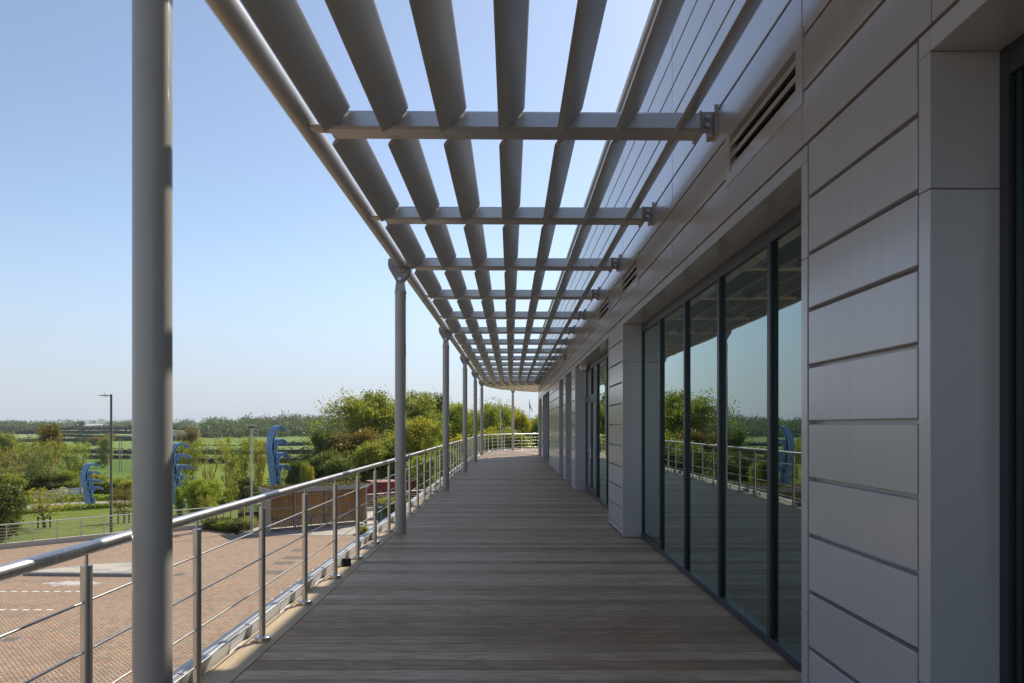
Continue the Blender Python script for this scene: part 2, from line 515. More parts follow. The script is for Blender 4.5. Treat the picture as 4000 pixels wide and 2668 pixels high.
    def build(s, name, mat, parent=None, off=(0, 0, 0), smooth=True, ang=35, fix=True):
        me = bpy.data.meshes.new(name)
        ox, oy, oz = off
        me.from_pydata([(x - ox, y - oy, z - oz) for x, y, z in s.v], [], s.f)
        for m in (mat if isinstance(mat, (list, tuple)) else [mat]): me.materials.append(m)
        if any(s.fm): me.polygons.foreach_set('material_index', s.fm)
        if fix:
            import bmesh
            bm = bmesh.new(); bm.from_mesh(me)
            bmesh.ops.recalc_face_normals(bm, faces=bm.faces[:]); bm.to_mesh(me); bm.free()
        if smooth:
            me.polygons.foreach_set('use_smooth', [True] * len(me.polygons))
            me.set_sharp_from_angle(angle=R(ang))
        me.update()
        o = bpy.data.objects.new(name, me); COL.objects.link(o)
        if parent is not None: o.parent = parent
        return o

def tag(o, label, cat, group=None):
    o['label'] = label; o['category'] = cat
    if group: o['group'] = group
    return o
def struct(o): o['kind'] = 'structure'; return o
def thing(name, label, cat, loc=(0, 0, 0), rz=0.0, group=None):
    o = bpy.data.objects.new(name, None); COL.objects.link(o)
    o.empty_display_size = 0.3
    o.location = loc; o.rotation_euler = (0, 0, rz)
    return tag(o, label, cat, group)
def dup(root, loc, rz=0.0, label=None, sc=None, group=None):
    r = root.copy(); COL.objects.link(r); r.location = loc; r.rotation_euler = (0, 0, rz)
    if sc is not None: r.scale = sc
    if label: r['label'] = label
    if group: r['group'] = group
    for ch in list(root.children):
        c = ch.copy(); COL.objects.link(c); c.parent = r
        for g in ch.children:
            d = g.copy(); COL.objects.link(d); d.parent = c
    return r

def spline(ctrl, step=0.3):
    """Catmull-Rom through 2-D control points, resampled at about step metres"""
    P = [Vector((c[0], c[1])) for c in ctrl]
    P = [P[0] * 2 - P[1]] + P + [P[-1] * 2 - P[-2]]
    out = []
    for i in range(1, len(P) - 2):
        n = max(2, int((P[i + 1] - P[i]).length / step))
        for k in range(n):
            t = k / n
            a, b, c, d = P[i - 1], P[i], P[i + 1], P[i + 2]
            out.append(0.5 * ((2 * b) + (c - a) * t + (2 * a - 5 * b + 4 * c - d) * t * t + (3 * b - a - 3 * c + d) * t ** 3))
    out.append(P[-2])
    return out
def with_normals(pts):
    o = []
    for i, p in enumerate(pts):
        t = (pts[min(i + 1, len(pts) - 1)] - pts[max(i - 1, 0)]).normalized()
        o.append((p, Vector((-t.y, t.x))))      # left of travel = outside
    return o
def arc(pts):
    s = [0.0]
    for a, b in zip(pts, pts[1:]): s.append(s[-1] + (b - a).length)
    return s
def at_s(pts, S_, s):
    s = max(0.0, min(s, S_[-1]))
    for i in range(len(S_) - 1):
        if S_[i + 1] >= s:
            t = (s - S_[i]) / max(1e-9, S_[i + 1] - S_[i]); return pts[i].lerp(pts[i + 1], t)
    return pts[-1].copy()
def sub_path(pts, S_, a, b, step=0.4):
    n = max(1, int((b - a) / step)); return [at_s(pts, S_, a + (b - a) * k / n) for k in range(n + 1)]

# ------------------------------------------------------------------ terrain
GROUND = -4.65
PY = np.array([-400, 42, 60, 90, 130, 180, 260, 400, 600, 900, 1200, 2500.])
PZ = np.array([-4.7, -4.7, -5.4, -7.0, -8.9, -11, -11.6, -8.9, -5.3, -2.7, -1.6, -30.])
def terr(x, y):
    p = float(np.interp(y, PY, PZ))
    u = y - x
    w = max(0.0, min(1.0, (u - 61.6) / 8.0)); w = w * w * (3 - 2 * w)
    if x > -6:                     # the plot round the building stays level farther out
        w *= max(0.0, min(1.0, (y - 58) / 14.0))
    z = -4.7 * (1 - w) + p * w
    if y > 110: z += 0.9 * math.sin(x * 0.011 + 1.0) * min(1, (y - 110) / 150.0) + 0.5 * math.sin(x * 0.031 + y * 0.01) * min(1, (y - 110) / 150.0)
    return z
def px(x, y, Y):                    # direction of the photograph's column and row, at depth Y
    return ((x - 1175.5) * Y / 1567.0, Y, EYE + (978 - y) * Y / 1567.0)
def ray(x, y):
    """where a sight line meets the ground"""
    Y = 12.0
    while Y < 1500:
        p = px(x, y, Y)
        if p[2] <= terr(p[0], p[1]): break
        Y *= 1.01
    return Vector((p[0], p[1], terr(p[0], p[1])))
def court(x, y):
    Y = 1567.0 * (EYE - GROUND) / (y - 978.0)
    return ((x - 1175.5) * Y / 1567.0, Y)

def make_terrain():
    ys = np.concatenate([np.arange(-60, 36, 8), np.arange(36, 110, 2.0), np.arange(110, 320, 7), np.arange(320, 1000, 22), np.arange(1000, 2500, 120)])
    xs = np.concatenate([np.arange(-2200, -240, 90), np.arange(-240, -90, 10), np.arange(-90, 30, 2.5), np.arange(30, 240, 12), np.arange(240, 2300, 100)])
    nx, ny = len(xs), len(ys)
    v = [(x, y, terr(x, y)) for y in ys for x in xs]
    f, mi = [], []
    for j in range(ny - 1):
        for i in range(nx - 1):
            f.append((j * nx + i, j * nx + i + 1, (j + 1) * nx + i + 1, (j + 1) * nx + i))
            mi.append(0)
    me = bpy.data.meshes.new('ground'); me.from_pydata(v, [], f)
    me.polygons.foreach_set('use_smooth', [True] * len(f))
    me.materials.append(M['lawn'])
    o = bpy.data.objects.new('ground', me); COL.objects.link(o); struct(o)
make_terrain()

def drape(name, poly_px, mat, lift):
    """a field sheet following the ground inside a sight-line quad: poly_px = left-bottom,right-bottom,right-top,left-top"""
    A, B, C_, D = [ray(*p) for p in poly_px]
    n, m_ = 26, 26
    v = []
    for j in range(m_ + 1):
        for i in range(n + 1):
            t, s = i / n, j / m_
            p = (A.lerp(B, t)).lerp(D.lerp(C_, t), s)
            v.append((p.x, p.y, terr(p.x, p.y) + lift))
    f = [(j * (n + 1) + i, j * (n + 1) + i + 1, (j + 1) * (n + 1) + i + 1, (j + 1) * (n + 1) + i) for j in range(m_) for i in range(n)]
    me = bpy.data.meshes.new(name); me.from_pydata(v, [], f); me.materials.append(mat)
    me.polygons.foreach_set('use_smooth', [True] * len(f))
    o = bpy.data.objects.new(name, me); COL.objects.link(o); struct(o); return o
drape('meadow_field', [(-760, 1125), (900, 1110), (800, 1062), (-760, 1062)], M['field_d'], 0.10)
drape('crop_field', [(-760, 1100), (360, 1108), (330, 1051), (-760, 1051)], M['field_a'], 0.22)
drape('crop_field', [(-760, 1049), (420, 1050), (420, 1040), (-760, 1036)], M['field_b'], 0.25)
drape('crop_field', [(-760, 1034), (430, 1038), (430, 1012), (-760, 1020)], M['field_b'], 0.35)
drape('crop_field', [(-760, 1018), (430, 1010), (430, 1000), (-760, 1002)], M['field_c'], 0.5)
drape('crop_field', [(-760, 1000), (430, 998.5), (430, 990), (-760, 990)], M['field_c'], 0.8)
drape('crop_field', [(380, 1061), (900, 1059), (900, 1041), (380, 1044)], M['field_d'], 0.22)
drape('crop_field', [(400, 1039), (950, 1039), (950, 1024), (400, 1026)], M['field_b'], 0.35)
drape('crop_field', [(400, 1022), (1000, 1022), (1000, 1001), (400, 1002)], M['field_b'], 0.5)

# the road beyond the lawn
def make_road():
    lo = [(-420, 1232), (-120, 1196), (0, 1184), (52, 1179), (132, 1171.5), (247, 1164.5), (304, 1161), (400, 1154), (520, 1146)]
    hi = [(-420, 1202), (-120, 1172), (0, 1165), (52, 1161.5), (132, 1157), (247, 1151.5), (304, 1149), (400, 1144.5), (520, 1139)]
    v, f = [], []
    for a, b in zip(lo, hi):
        A, B = ray(*a), ray(*b)
        for k in range(5):
            p = A.lerp(B, k / 4); v.append((p.x, p.y, terr(p.x, p.y) + 0.06))
    for i in range(len(lo) - 1):
        for k in range(4): f.append((i * 5 + k, i * 5 + 5 + k, i * 5 + 6 + k, i * 5 + k + 1))
    mb = MB(); mb.v = v; mb.f = f; mb.fm = [0] * len(f)
    struct(mb.build('road', M['asphalt']))
make_road()

# block-paved court and the plank paving before the shelter
FU = 61.3       # the retaining kerb and its railing follow y - x = FU
mb = MB()
mb.add([(-60, -30, GROUND), (3, -30, GROUND), (3, 39.2, GROUND), (-15.9, 39.4, GROUND), (-18.2, 42.9, GROUND), (-28.0, FU - 28.0, GROUND), (-60, FU - 60, GROUND)], [(0, 1, 2, 3, 4, 5, 6)])
struct(mb.build('paved_court', M['brick'], smooth=False))
mb = MB(); mb.add([(-15.9, 39.45, GROUND + 0.004), (-2, 39.25, GROUND + 0.004), (-2, 58, GROUND + 0.004), (-5.3, 55.8, GROUND + 0.004), (-15.9, 45.3, GROUND + 0.004)], [(0, 1, 2, 3, 4)])
struct(mb.build('paved_path', M['flags'], smooth=False))
mb = MB(); mb.box(-15.9, -2, 39.28, 39.42, GROUND - 0.05, GROUND + 0.012)
struct(mb.build('paving_edge', M['kerb'], smooth=False))
mb = MB(); mb.add([(-18.9, 41.7, GROUND + 0.02), (-15.95, 39.9, GROUND + 0.02), (-15.95, 45.2, GROUND + 0.05), (-19.2, 42.05, GROUND + 0.05)], [(0, 1, 2, 3)])
struct(mb.build('planting_bed', M['mulch'], smooth=False))
# bay markings: rows of white blocks
mb = MB()
for i in range(11):
    y = 24.8 + i * 1.02; mb.box(-8.78, -8.55, y, y + 0.11, GROUND, GROUND + 0.005)
for i in range(10):
    mb.box(-19.9 + i * 0.41, -19.68 + i * 0.41, 25.95, 26.06, GROUND, GROUND + 0.005)
for i in range(6):
    mb.box(-18.0 + i * 0.41, -17.78 + i * 0.41, 23.35, 23.46, GROUND, GROUND + 0.005)
struct(mb.build('bay_marking', M['mark'], smooth=False))
# raised island
mb = MB()
isl = [(-20.6, 28.75), (-15.1, 28.55), (-14.9, 29.8), (-15.3, 30.9), (-17.0, 31.05), (-18.8, 30.5), (-20.0, 29.5)]
mb.prism(isl, 2, GROUND - 0.02, GROUND + 0.13)
o = struct(mb.build('traffic_island', M['kerb'], smooth=False))
cx = sum(p[0] for p in isl) / 7; cy = sum(p[1] for p in isl) / 7
mb = MB(); mb.prism([(cx + (x - cx) * .94, cy + (y - cy) * .9) for x, y in isl], 2, GROUND + 0.12, GROUND + 0.138)
mb.build('island_paving', M['flags'], o, smooth=False)
for i, (x, y, w, d, lab) in enumerate([(-10.8, 34.7, .75, .75, 'small rusty cover set in the block paving nearest the bike shelter'),
                                   (-10.5, 32.7, 1.0, .75, 'rusty cover second from the bike shelter in the block paving'),
                                   (-10.5, 31.45, 1.0, .7, 'wide rusty cover third from the bike shelter in the paving'),
                                   (-10.3, 29.4, .9, .8, 'greyer cover farthest from the bike shelter in the paving'),
                                   (-14.1, 29.0, .5, .6, 'grated gully cover beside the raised island'),
                                   (-14.8, 20.2, .5, .4, 'worn gully cover near the left edge below the railing')]):
    r = thing('manhole_cover', lab, 'manhole cover', (x, y, GROUND), 0, 'covers in the block paving')
    mb = MB(); mb.box(-w / 2, w / 2, -d / 2, d / 2, 0, .007); mb.build('cover_frame', M['galv'], r, smooth=False)
    mb = MB(); mb.box(-w / 2 + .04, w / 2 - .04, -d / 2 + .04, d / 2 - .04, .007, .011); mb.build('cover_plate', M['iron'], r, smooth=False)

# ------------------------------------------------------------------ terrace deck
RAILC = [(-1.92, -4.5), (-1.92, 10), (-1.92, 25), (-1.92, 34), (-1.92, 38.3), (-1.79, 41.0), (-1.48, 43.2), (-1.02, 45.0), (-.32, 46.6), (.6, 47.9), (1.5, 48.9), (3.2, 50.2), (6.5, 52)]
RP = spline(RAILC); RS = arc(RP); RN = with_normals(RP)
def rail_x(y):
    for a, b in zip(RP, RP[1:]):
        if a.y <= y <= b.y: return a.x + (b.x - a.x) * (y - a.y) / max(1e-6, b.y - a.y)
    return RP[-1].x
def wallx(y): return 1.665 - 0.0045 * (y - 4)
mb = MB()
y = -3.6; k = 0
while y < 51.0:
    x0 = rail_x(y + 0.09) + 0.115
    if y > 38: x0 += 0.115 * min(1.5, abs((rail_x(y + .2) - rail_x(y - .2)) / .4))
    x1 = 2.02 if y < 39.3 else 9.0
    if x0 < x1 - .3: mb.box(x0, x1, y, y + 0.1795, -0.025, 0.0, 0.003)
    y += 0.187; k += 1
deck = struct(mb.build('terrace_deck', M['deck'], smooth=False))
mb = MB(); mb.sweep(RN, [(-.112, -.02), (-.112, .003), (.125, .003), (.125, -.02)])
mb.build('edge_board', M['edge'], deck, smooth=True)
mb = MB()
mb.add([(-1.8, -3.6, -.04), (2.2, -3.6, -.04), (2.2, 39.5, -.04), (9, 39.5, -.04), (9, 50, -.04), (1.5, 48.7, -.04), (-.3, 46.4, -.04), (-1.5, 43, -.04), (-1.8, 38, -.04)], [tuple(range(9))])
mb.build('gap_shade_sheet', M['dark'], deck, smooth=False)  # near-black sheet that paints the shade in the gaps between boards
# fascia: outer metal capping of the slab edge
mb = MB(); mb.sweep(RN, [(.14, -.45), (.14, -.03), (.30, -.03), (.30, -.012), (.34, -.012), (.34, -.45)])
mb.build('slab_fascia', M['coping'], deck)

# ------------------------------------------------------------------ railing
rail = thing('terrace_railing', 'long stainless steel railing with four bars along the timber terrace edge', 'railing', (-1.92, 0, 0))
RO = (-1.92, 0, 0)
mb = MB(); mb.tube([(p.x, p.y, 1.098) for p in RP], 0.0295, 20); mb.build('handrail', M['steel'], rail, RO, ang=60)
for zb in (.188, .413, .636, .859):
    mb = MB(); mb.tube([(p.x, p.y, zb) for p in RP], 0.0062, 8); mb.build('bar', M['steel'], rail, RO, ang=60)
post_s = []
s0 = None
for i, p in enumerate(RP):
    if p.y >= 0 and s0 is None: s0 = RS[i] - p.y
sp = s0 + 3.08 - 2 * 1.083; k = 0
first = None
while sp < RS[-1] - .2:
    p = at_s(RP, RS, sp)
    if first is None:
        mb = MB(); mb.cyl(0, 0, .02, 1.022, .0242, 24)
        first = mb.build('post', M['steel'], rail)
        mb = MB(); mb.cyl(0, 0, 1.022, 1.072, .0075, 12); mb.build('post_pin', M['steel'], first)
        mb = MB(); mb.cyl(0, 0, .004, .034, .062, 32)
        mb.cyl(0, 0, .034, .038, .060, 32, r2=.055); mb.build('base_cover', M['steel'], first)
        q = first
    else:
        q = first.copy(); COL.objects.link(q); q.parent = rail
        for ch in first.children:
            c = ch.copy(); COL.objects.link(c); c.parent = q
    q.location = (p.x + 1.92, p.y, 0)
    post_s.append(sp)
    sp += 1.083
# upstand capping in lengths, set back at each post
for i, sp in enumerate(post_s[:-1]):
    a, b = sp + .17, sp + .83
    mb = MB()
    mb.sweep(with_normals(sub_path(RP, RS, a, b)), [(.15, -.02), (.135, .075), (.20, .085), (.275, .06), (.275, -.02)])
    mb.sweep(with_normals(sub_path(RP, RS, b + .002, sp + 1.083 + .168)), [(.185, -.02), (.172, .072), (.205, .080), (.275, .06), (.275, -.02)])
    mb.build('edge_capping', M['coping'], deck, ang=20)

# black floodlight lying by the fourth post
fx = thing('floodlight', 'small black floodlight lying beside a railing post on the edge board', 'floodlight', (-1.955, 8.05, 0.004), R(25))
mb = MB(); mb.prism([(-.055, .0), (.055, .0), (.07, .02), (.01, .09), (-.02, .085)], 0, -.05, .05); mb.build('lamp_body', M['black'], fx, ang=20)
mb = MB(); mb.box(-.045, .045, .045, .06, .015, .035); mb.build('bracket', M['silver'], fx)

# ------------------------------------------------------------------ building
BO = (1.665, 4.0, 0.0)
bld = thing('terrace_building', 'grey aluminium clad building with dark glazing along the terrace', 'building', BO, 0.0045)
def L(y): return y - 4.0                  # world depth to the building's own axis
JZ = [0.0875 + .3165 * i for i in range(11)]     # 0.0875 .. 3.2525
def pier(y0, y1, tw=.075):
    a, b = L(y0), L(y1)
    mb = MB()
    mb.box(.05, .36, a + .02, b - .02, 0.004, 3.2)                      # core
    for (u, v) in ((a, a + tw), (b - tw, b)):
        for z0, z1 in ((.012, .598), (.602, 2.598), (2.602, 3.148), (3.150, 3.239)): mb.box(0, .30, u, v, z0, z1, .0025)
    zs = [.02] + JZ
    for z0, z1 in zip(zs, zs[1:]):
        if z1 - z0 < .1: z1 = z1
        mb.box(.004, .04, a + tw + .020, b - tw - .012, z0 + .011, z1 - .011, .004)
    return mb.build('pier', M['clad'], bld, smooth=False)
OPEN = [(-3.4, 2.73), (3.93, 10.1), (11.55, 17.35), (18.4, 20.3), (21.2, 22.9), (28.6, 34.0), (35.3, 38.2)]
PIERS = [(2.73, 3.93), (10.1, 11.55), (17.35, 18.4), (20.3, 21.2), (22.9, 28.6), (34.0, 35.3), (38.2, 39.4)]
for p in PIERS: pier(*p)
for (a, b) in OPEN:
    mb = MB()
    n = max(1, round((b - a) / 3.1)); w = (b - a) / n
    for i in range(n):
        mb.box(0, .30, L(a + i * w) + .002, L(a + (i + 1) * w) - .002, 3.150, 3.239, .0025)
    mb.box(.02, .36, L(a), L(b), 3.158, 3.24)
    mb.build('lintel', M['clad'], bld, smooth=False)
VENTS = [(3.98, 5.22), (8.96, 10.15), (11.5, 12.7), (19.9, 21.1), (34.6, 35.6), (37.6, 38.5)]
YS = [-3.6, -.4, 2.73, 3.93, 7.05, 10.1, 11.55, 14.45, 17.35, 18.4, 20.3, 22.9, 25.75, 28.6, 31.3, 34, 36.7, 39.4]
mb = MB()
mb.box(.09, .36, L(-3.6), L(39.35), 3.24, 6.5)
for r in range(10):
    z0 = 3.2525 + .3165 * r; z1 = z0 + .3165
    for a, b in zip(YS, YS[1:]):
        segs = [(a, b)]
        if r == 1:
            for v0, v1 in VENTS:
                ns = []
                for s0_, s1_ in segs:
                    if v1 <= s0_ or v0 >= s1_: ns.append((s0_, s1_)); continue
                    if v0 > s0_ + .05: ns.append((s0_, v0))
                    if v1 < s1_ - .05: ns.append((v1, s1_))
                segs = ns
        for s0_, s1_ in segs: mb.box(.004, .05, L(s0_) + .004, L(s1_) - .004, z0 + .011, z1 - .011, .004)
mb.build('cladding_fascia', M['clad'], bld, smooth=False)
mb = MB(); mb.box(.055, .09, L(-3.6), L(39.35), 3.24, 3.569); mb.box(.055, .09, L(-3.6), L(39.35), 3.886, 6.5)
mb.build('joint_backing', M['paint_dark'], bld, smooth=False)
mb = MB(); mb.box(-.03, .5, L(-3.6), L(39.5), 6.44, 6.53, .006); mb.build('parapet_coping', M['coping'], bld, smooth=False)
for v0, v1 in VENTS:
    mb = MB(); a, b = L(v0), L(v1); z0, z1 = 3.569, 3.886
    mb.box(-.004, .05, a - .07, b + .07, z1 - .03, z1 + .05); mb.box(-.004, .05, a - .07, b + .07, z0 - .07, z0 + .015)
    mb.box(-.004, .05, a - .07, a + .02, z0 + .015, z1 - .03); mb.box(-.004, .05, b - .02, b + .07, z0 + .015, z1 - .03)
    vt = mb.build('vent', M['clad'], bld, smooth=False)
    for i in range(3):
        z = z0 + .035 + i * .09
        sm = MB(); sm.prism([(.006, z - .012), (.006, z + .026), (.070, z + .072), (.070, z + .034)], 1, a + .02, b - .02); sm.build('vent_slat', M['clad'], vt, smooth=False)
    sm = MB(); sm.box(.08, .088, a, b, z0 - .02, z1 + .02); sm.build('vent_recess', M['dark'], vt, smooth=False)
def window(y0, y1, mulls, skip=None):
    a, b = L(y0), L(y1)
    mb = MB(); g = MB()
    for (u, v) in ((a, a + .05), (b - .05, b)): mb.box(.28, .36, u, v, .003, 3.15)
    mb.box(.281, .355, a + .05, b - .05, 3.03, 3.149)
    segs = [a + .05] + [L(m) for m in mulls] + [b - .05]
    for m in mulls: mb.box(.268, .352, L(m) - .032, L(m) + .032, .075, 3.03, .002)
    for s, e in zip(segs, segs[1:]):
        if skip and L(skip[0]) - .05 < (s + e) / 2 < L(skip[1]) + .05: continue
        mb.box(.262, .358, s, e, .004, .072, .002)
    wn = mb.build('window', M['frame'], bld, smooth=False)
    for s, e in zip(segs, segs[1:]):
        if skip and L(skip[0]) - .05 < (s + e) / 2 < L(skip[1]) + .05: continue
        g.box(.30, .324, s + .012, e - .012, .06, 3.04)
    g.build('pane', M['glass'], wn, smooth=False)
    bd = MB()
    for s, e in zip(segs, segs[1:]):
        if skip and L(skip[0]) - .05 < (s + e) / 2 < L(skip[1]) + .05: continue
        for u in (s, e - .022): bd.box(.292, .299, u + (.03 if u == s else -.03), u + .022 + (.03 if u == s else -.03), .072, 3.03)
    bd.build('glazing_bead', M['bead'], wn, smooth=False)
    return wn
window(-3.4, 2.73, [-2.2, -.95, .28, 1.5])
window(3.93, 10.1, [5.13, 6.37, 7.60, 8.85])
window(11.55, 17.35, [12.6, 13.66, 15.16], (15.16, 17.35))
window(18.4, 20.3, [19.35]); window(21.2, 22.9, [22.05]); window(28.6, 34.0, [29.7, 30.8, 31.9, 33]); window(35.3, 38.2, [36.3, 37.25])
# glazed double door and its overlight
mb = MB()
a, b = L(15.19), L(17.30)
mb.box(.270, .352, a, b, 2.32, 2.40, .002); mb.box(.270, .352, (a + b) / 2 - .03, (a + b) / 2 + .03, 2.40, 3.03)
ov = mb.build('overlight', M['frame'], bld, smooth=False)
mb = MB(); mb.box(.30, .324, a, b, 2.38, 3.04); mb.build('pane', M['glass'], ov, smooth=False)
mid = (a + b) / 2
for (u, v, hs) in ((a, mid - .004, 1), (mid + .004, b, 0)):
    mb = MB(); st = .085
    mb.box(.262, .32, u + .004, u + st, .012, 2.315, .003); mb.box(.262, .32, v - st, v - .004, .012, 2.315, .003)
    mb.box(.262, .32, u + st, v - st, .012, .20, .003); mb.box(.262, .32, u + st, v - st, 2.22, 2.315, .003)
    dr = mb.build('door', M['frame'], bld, smooth=False)
    mb = MB(); mb.box(.285, .305, u + st - .01, v - st + .01, .19, 2.23); mb.build('pane', M['glass'], dr, smooth=False)
    hy = v - .045 if hs else u + .045
    mb = MB(); mb.box(.252, .262, hy - .02, hy + .02, .88, 1.16, .002)
    mb.tube([(.262, hy, 1.06), (.20, hy, 1.06), (.195, hy + (-.12 if hs else .12), 1.06)], .010, 10); mb.build('handle', M['steel'], dr)
    hy = u + .004 if hs else v - .004
    mb = MB()
    for z in (.25, 1.62, 2.0): mb.cyl(.250, hy, z, z + .13, .012, 10)
    mb.build('hinge', M['galv'], dr)
# mass behind the skin, roof, lower storey
mb = MB(); mb.box(.37, 14, L(-3.4), L(39.2), -.3, 3.2); mb.box(.37, 14, L(-3.6), L(39.3), 3.2, 6.35)
mb.build('interior_mass', M['dark'], bld, smooth=False)
mb = MB(); mb.box(.05, 14, L(39.36), L(39.46), 0, 6.44); mb.build('end_wall', M['clad'], bld, smooth=False)
mb = MB(); mb.prism([(-3.2, L(-3.6)), (14, L(-3.6)), (14, L(52)), (5, L(51.2)), (.2, L(48)), (-2.2, L(45)), (-3.2, L(41))], 2, GROUND - .1, -.46); mb.build('lower_storey', M['render_wall'], bld, smooth=False)
# emergency light under the lintel
el = thing('bulkhead_light', 'small white emergency light fixed under the lintel above the door', 'light', (1.77, 17.0, 3.15))
mb = MB(); mb.box(-.09, .09, -.15, .15, -.035, 0, .006); mb.build('light_base', M['white_pl'], el, smooth=False)
mb = MB(); mb.prism([(-.08, -.035), (.08, -.035), (.06, -.105), (-.06, -.105)], 1, -.14, .14); mb.build('diffuser', M['white_pl'], el, smooth=False)

# ------------------------------------------------------------------ sun canopy
TUBEC = [(-1.698, -5), (-1.698, 10), (-1.698, 25), (-1.698, 34), (-1.698, 38.0), (-1.58, 41.0), (-1.25, 43.1), (-.72, 44.7), (.06, 46.05), (1.2, 47.4), (2.7, 48.7), (6.2, 50.8)]
TP = spline(TUBEC); TS = arc(TP)
INC = [(wallx(-5), -5), (wallx(10), 10), (wallx(25), 25), (wallx(34), 34), (wallx(38.2), 38.2), (1.62, 39.9), (2.2, 41.2), (3.2, 42.6), (4.6, 43.9), (7.5, 46)]
IP = spline(INC); IS = arc(IP)
TZ = 4.14
can = thing('sun_canopy', 'grey steel sun canopy of angled louvre blades over the terrace', 'canopy', (-1.715, 0, TZ))
CO = (-1.715, 0, TZ)
mb = MB(); mb.tube([(p.x, p.y, TZ) for p in TP], .084, 28); mb.build('edge_tube', M['paint'], can, CO, ang=60)
off = next(TS[i] - TP[i].y for i in range(len(TP)) if TP[i].y > 0)
ys = [10.38 + 2.4 * k for k in range(-5, 12)]
ends = []
for yb in ys:
    ends.append((Vector((-1.715, yb)), Vector((wallx(yb), yb + .05))))
sL = off + ys[-1]; k = 1
s_in = IS[min(range(len(IP)), key=lambda i: abs(IP[i].y - ys[-1]))]
tot_t, tot_i = TS[-1] - sL, IS[-1] - s_in
nb = 6
for k in range(1, nb + 1):
    ends.append((at_s(TP, TS, sL + 2.4 * k), at_s(IP, IS, s_in + min(tot_i, [1.55, 3.0, 4.3, 5.4, 6.6, 8.0][k - 1]))))
XB0 = -1.497
def blade_frac(j): return (XB0 + .1 + .465 * j + 1.715) / (1.66 + 1.715)
ZB = 4.105
BW = .11
def beam(i, T, I):
    d = (I - T); ln = d.length; d = d / ln; n = Vector((-d.y, d.x))
    def P(l, o, z): q = T + d * l + n * o; return (q.x, q.y, z)
    mb = MB()
    # hollow section with eased corners
    sec = [(-BW, 4.06), (-BW + .018, 4.04), (BW - .018, 4.04), (BW, 4.06), (BW, 4.17), (BW - .018, 4.19), (-BW + .018, 4.19), (-BW, 4.17)]
    vs = [P(l, o, z) for l in (.24, ln - .14) for o, z in sec]
    fs = [tuple(range(8)), tuple(range(8, 16))] + [(q, (q + 1) % 8, 8 + (q + 1) % 8, 8 + q) for q in range(8)]
    mb.add(vs, fs)
    bm_ = mb.build('beam', M['beam'], can, CO, smooth=False)
    mb = MB()                                  # tab to the edge tube
    vs = [P(l, o, z) for z in (4.075, 4.09) for l, o in ((.06, -.05), (.30, -.09), (.30, .09), (.06, .05))]
    mb.add(vs, [(0, 1, 2, 3), (4, 5, 6, 7), (0, 1, 5, 4), (1, 2, 6, 5), (2, 3, 7, 6), (3, 0, 4, 7)])
    mb.build('tube_tab', M['paint'], bm_, CO, smooth=False)
    mb = MB()                                  # end plate and wall bracket
    for l0, l1, o0, o1, z0, z1 in ((ln - .14, ln - .125, -.112, .112, 4.02, 4.20), (ln - .125, ln - .02, -.09, -.075, 4.03, 4.20), (ln - .03, ln + .0, -.09, .09, 4.03, 4.20)):
        vs = [P(l, o, z) for z in (z0, z1) for l, o in ((l0, o0), (l1, o0), (l1, o1), (l0, o1))]
        mb.add(vs, [(0, 1, 2, 3), (4, 5, 6, 7), (0, 1, 5, 4), (1, 2, 6, 5), (2, 3, 7, 6), (3, 0, 4, 7)])
    for l0, l1, o0, o1, z0, z1 in ((ln - .03, ln + .0, -.135, -.131, 4.0, 4.24),):
        vs = [P(l, o, z) for z in (z0, z1) for l, o in ((l0, o0), (l1, o0), (l1, o1), (l0, o1))]
        mb.add(vs, [(0, 1, 2, 3), (4, 5, 6, 7), (0, 1, 5, 4), (1, 2, 6, 5), (2, 3, 7, 6), (3, 0, 4, 7)])
    br = mb.build('bracket', M['rust'], bm_, CO, smooth=False)
    if i < 12:
        mb = MB()
        for z in (4.08, 4.15):
            c = P(ln - .075, -.09, z); e = P(ln - .075, -.112, z); e2 = P(ln - .075, -.126, z)
            mb.tube([c, e], .021, 6); mb.tube([e, e2], .012, 8)
        mb.build('bolts', M['bolt'], bm_, CO)
for i, (T, I) in enumerate(ends): beam(i, T, I)
# blades: an aerofoil set at 45 degrees, one between each pair of beams
SEC = []
for q in range(18):
    t = 2 * math.pi * q / 18
    u = .148 * math.cos(t); w = .022 * math.sin(t)
    SEC.append(((u * .7071 + w * .7071), (u * .7071 - w * .7071)))
rest = MB(); nbl = 0
def blade_to(mb, e0, e1, j):
    f = blade_frac(j)
    (T0, I0), (T1, I1) = e0, e1
    c0, c1 = T0.lerp(I0, f), T1.lerp(I1, f)
    d0 = (I0 - T0).normalized(); d1 = (I1 - T1).normalized()
    ax = (c1 - c0).normalized(); c0 = c0 + ax * (BW + .012); c1 = c1 - ax * (BW + .022)
    vs = []
    for c, d in ((c0, d0), (c1, d1)):
        for a_, z in SEC: vs.append((c.x + d.x * a_, c.y + d.y * a_, ZB + z))
    n = len(SEC)
    fs = [tuple(range(n)), tuple(range(n, 2 * n))[::-1]] + [(q, (q + 1) % n, n + (q + 1) % n, n + q) for q in range(n)]
    mb.add(vs, fs)
for i in range(len(ends) - 1):
    for j in range(7):
        if 2 <= i < 16:
            mb = MB(); blade_to(mb, ends[i], ends[i + 1], j); mb.build('louvre_blade', M['blade'], can, CO, ang=40)
        else: blade_to(rest, ends[i], ends[i + 1], j)
o = rest.build('louvre_blade', M['blade'], can, CO, ang=40); o['kind'] = 'stuff'

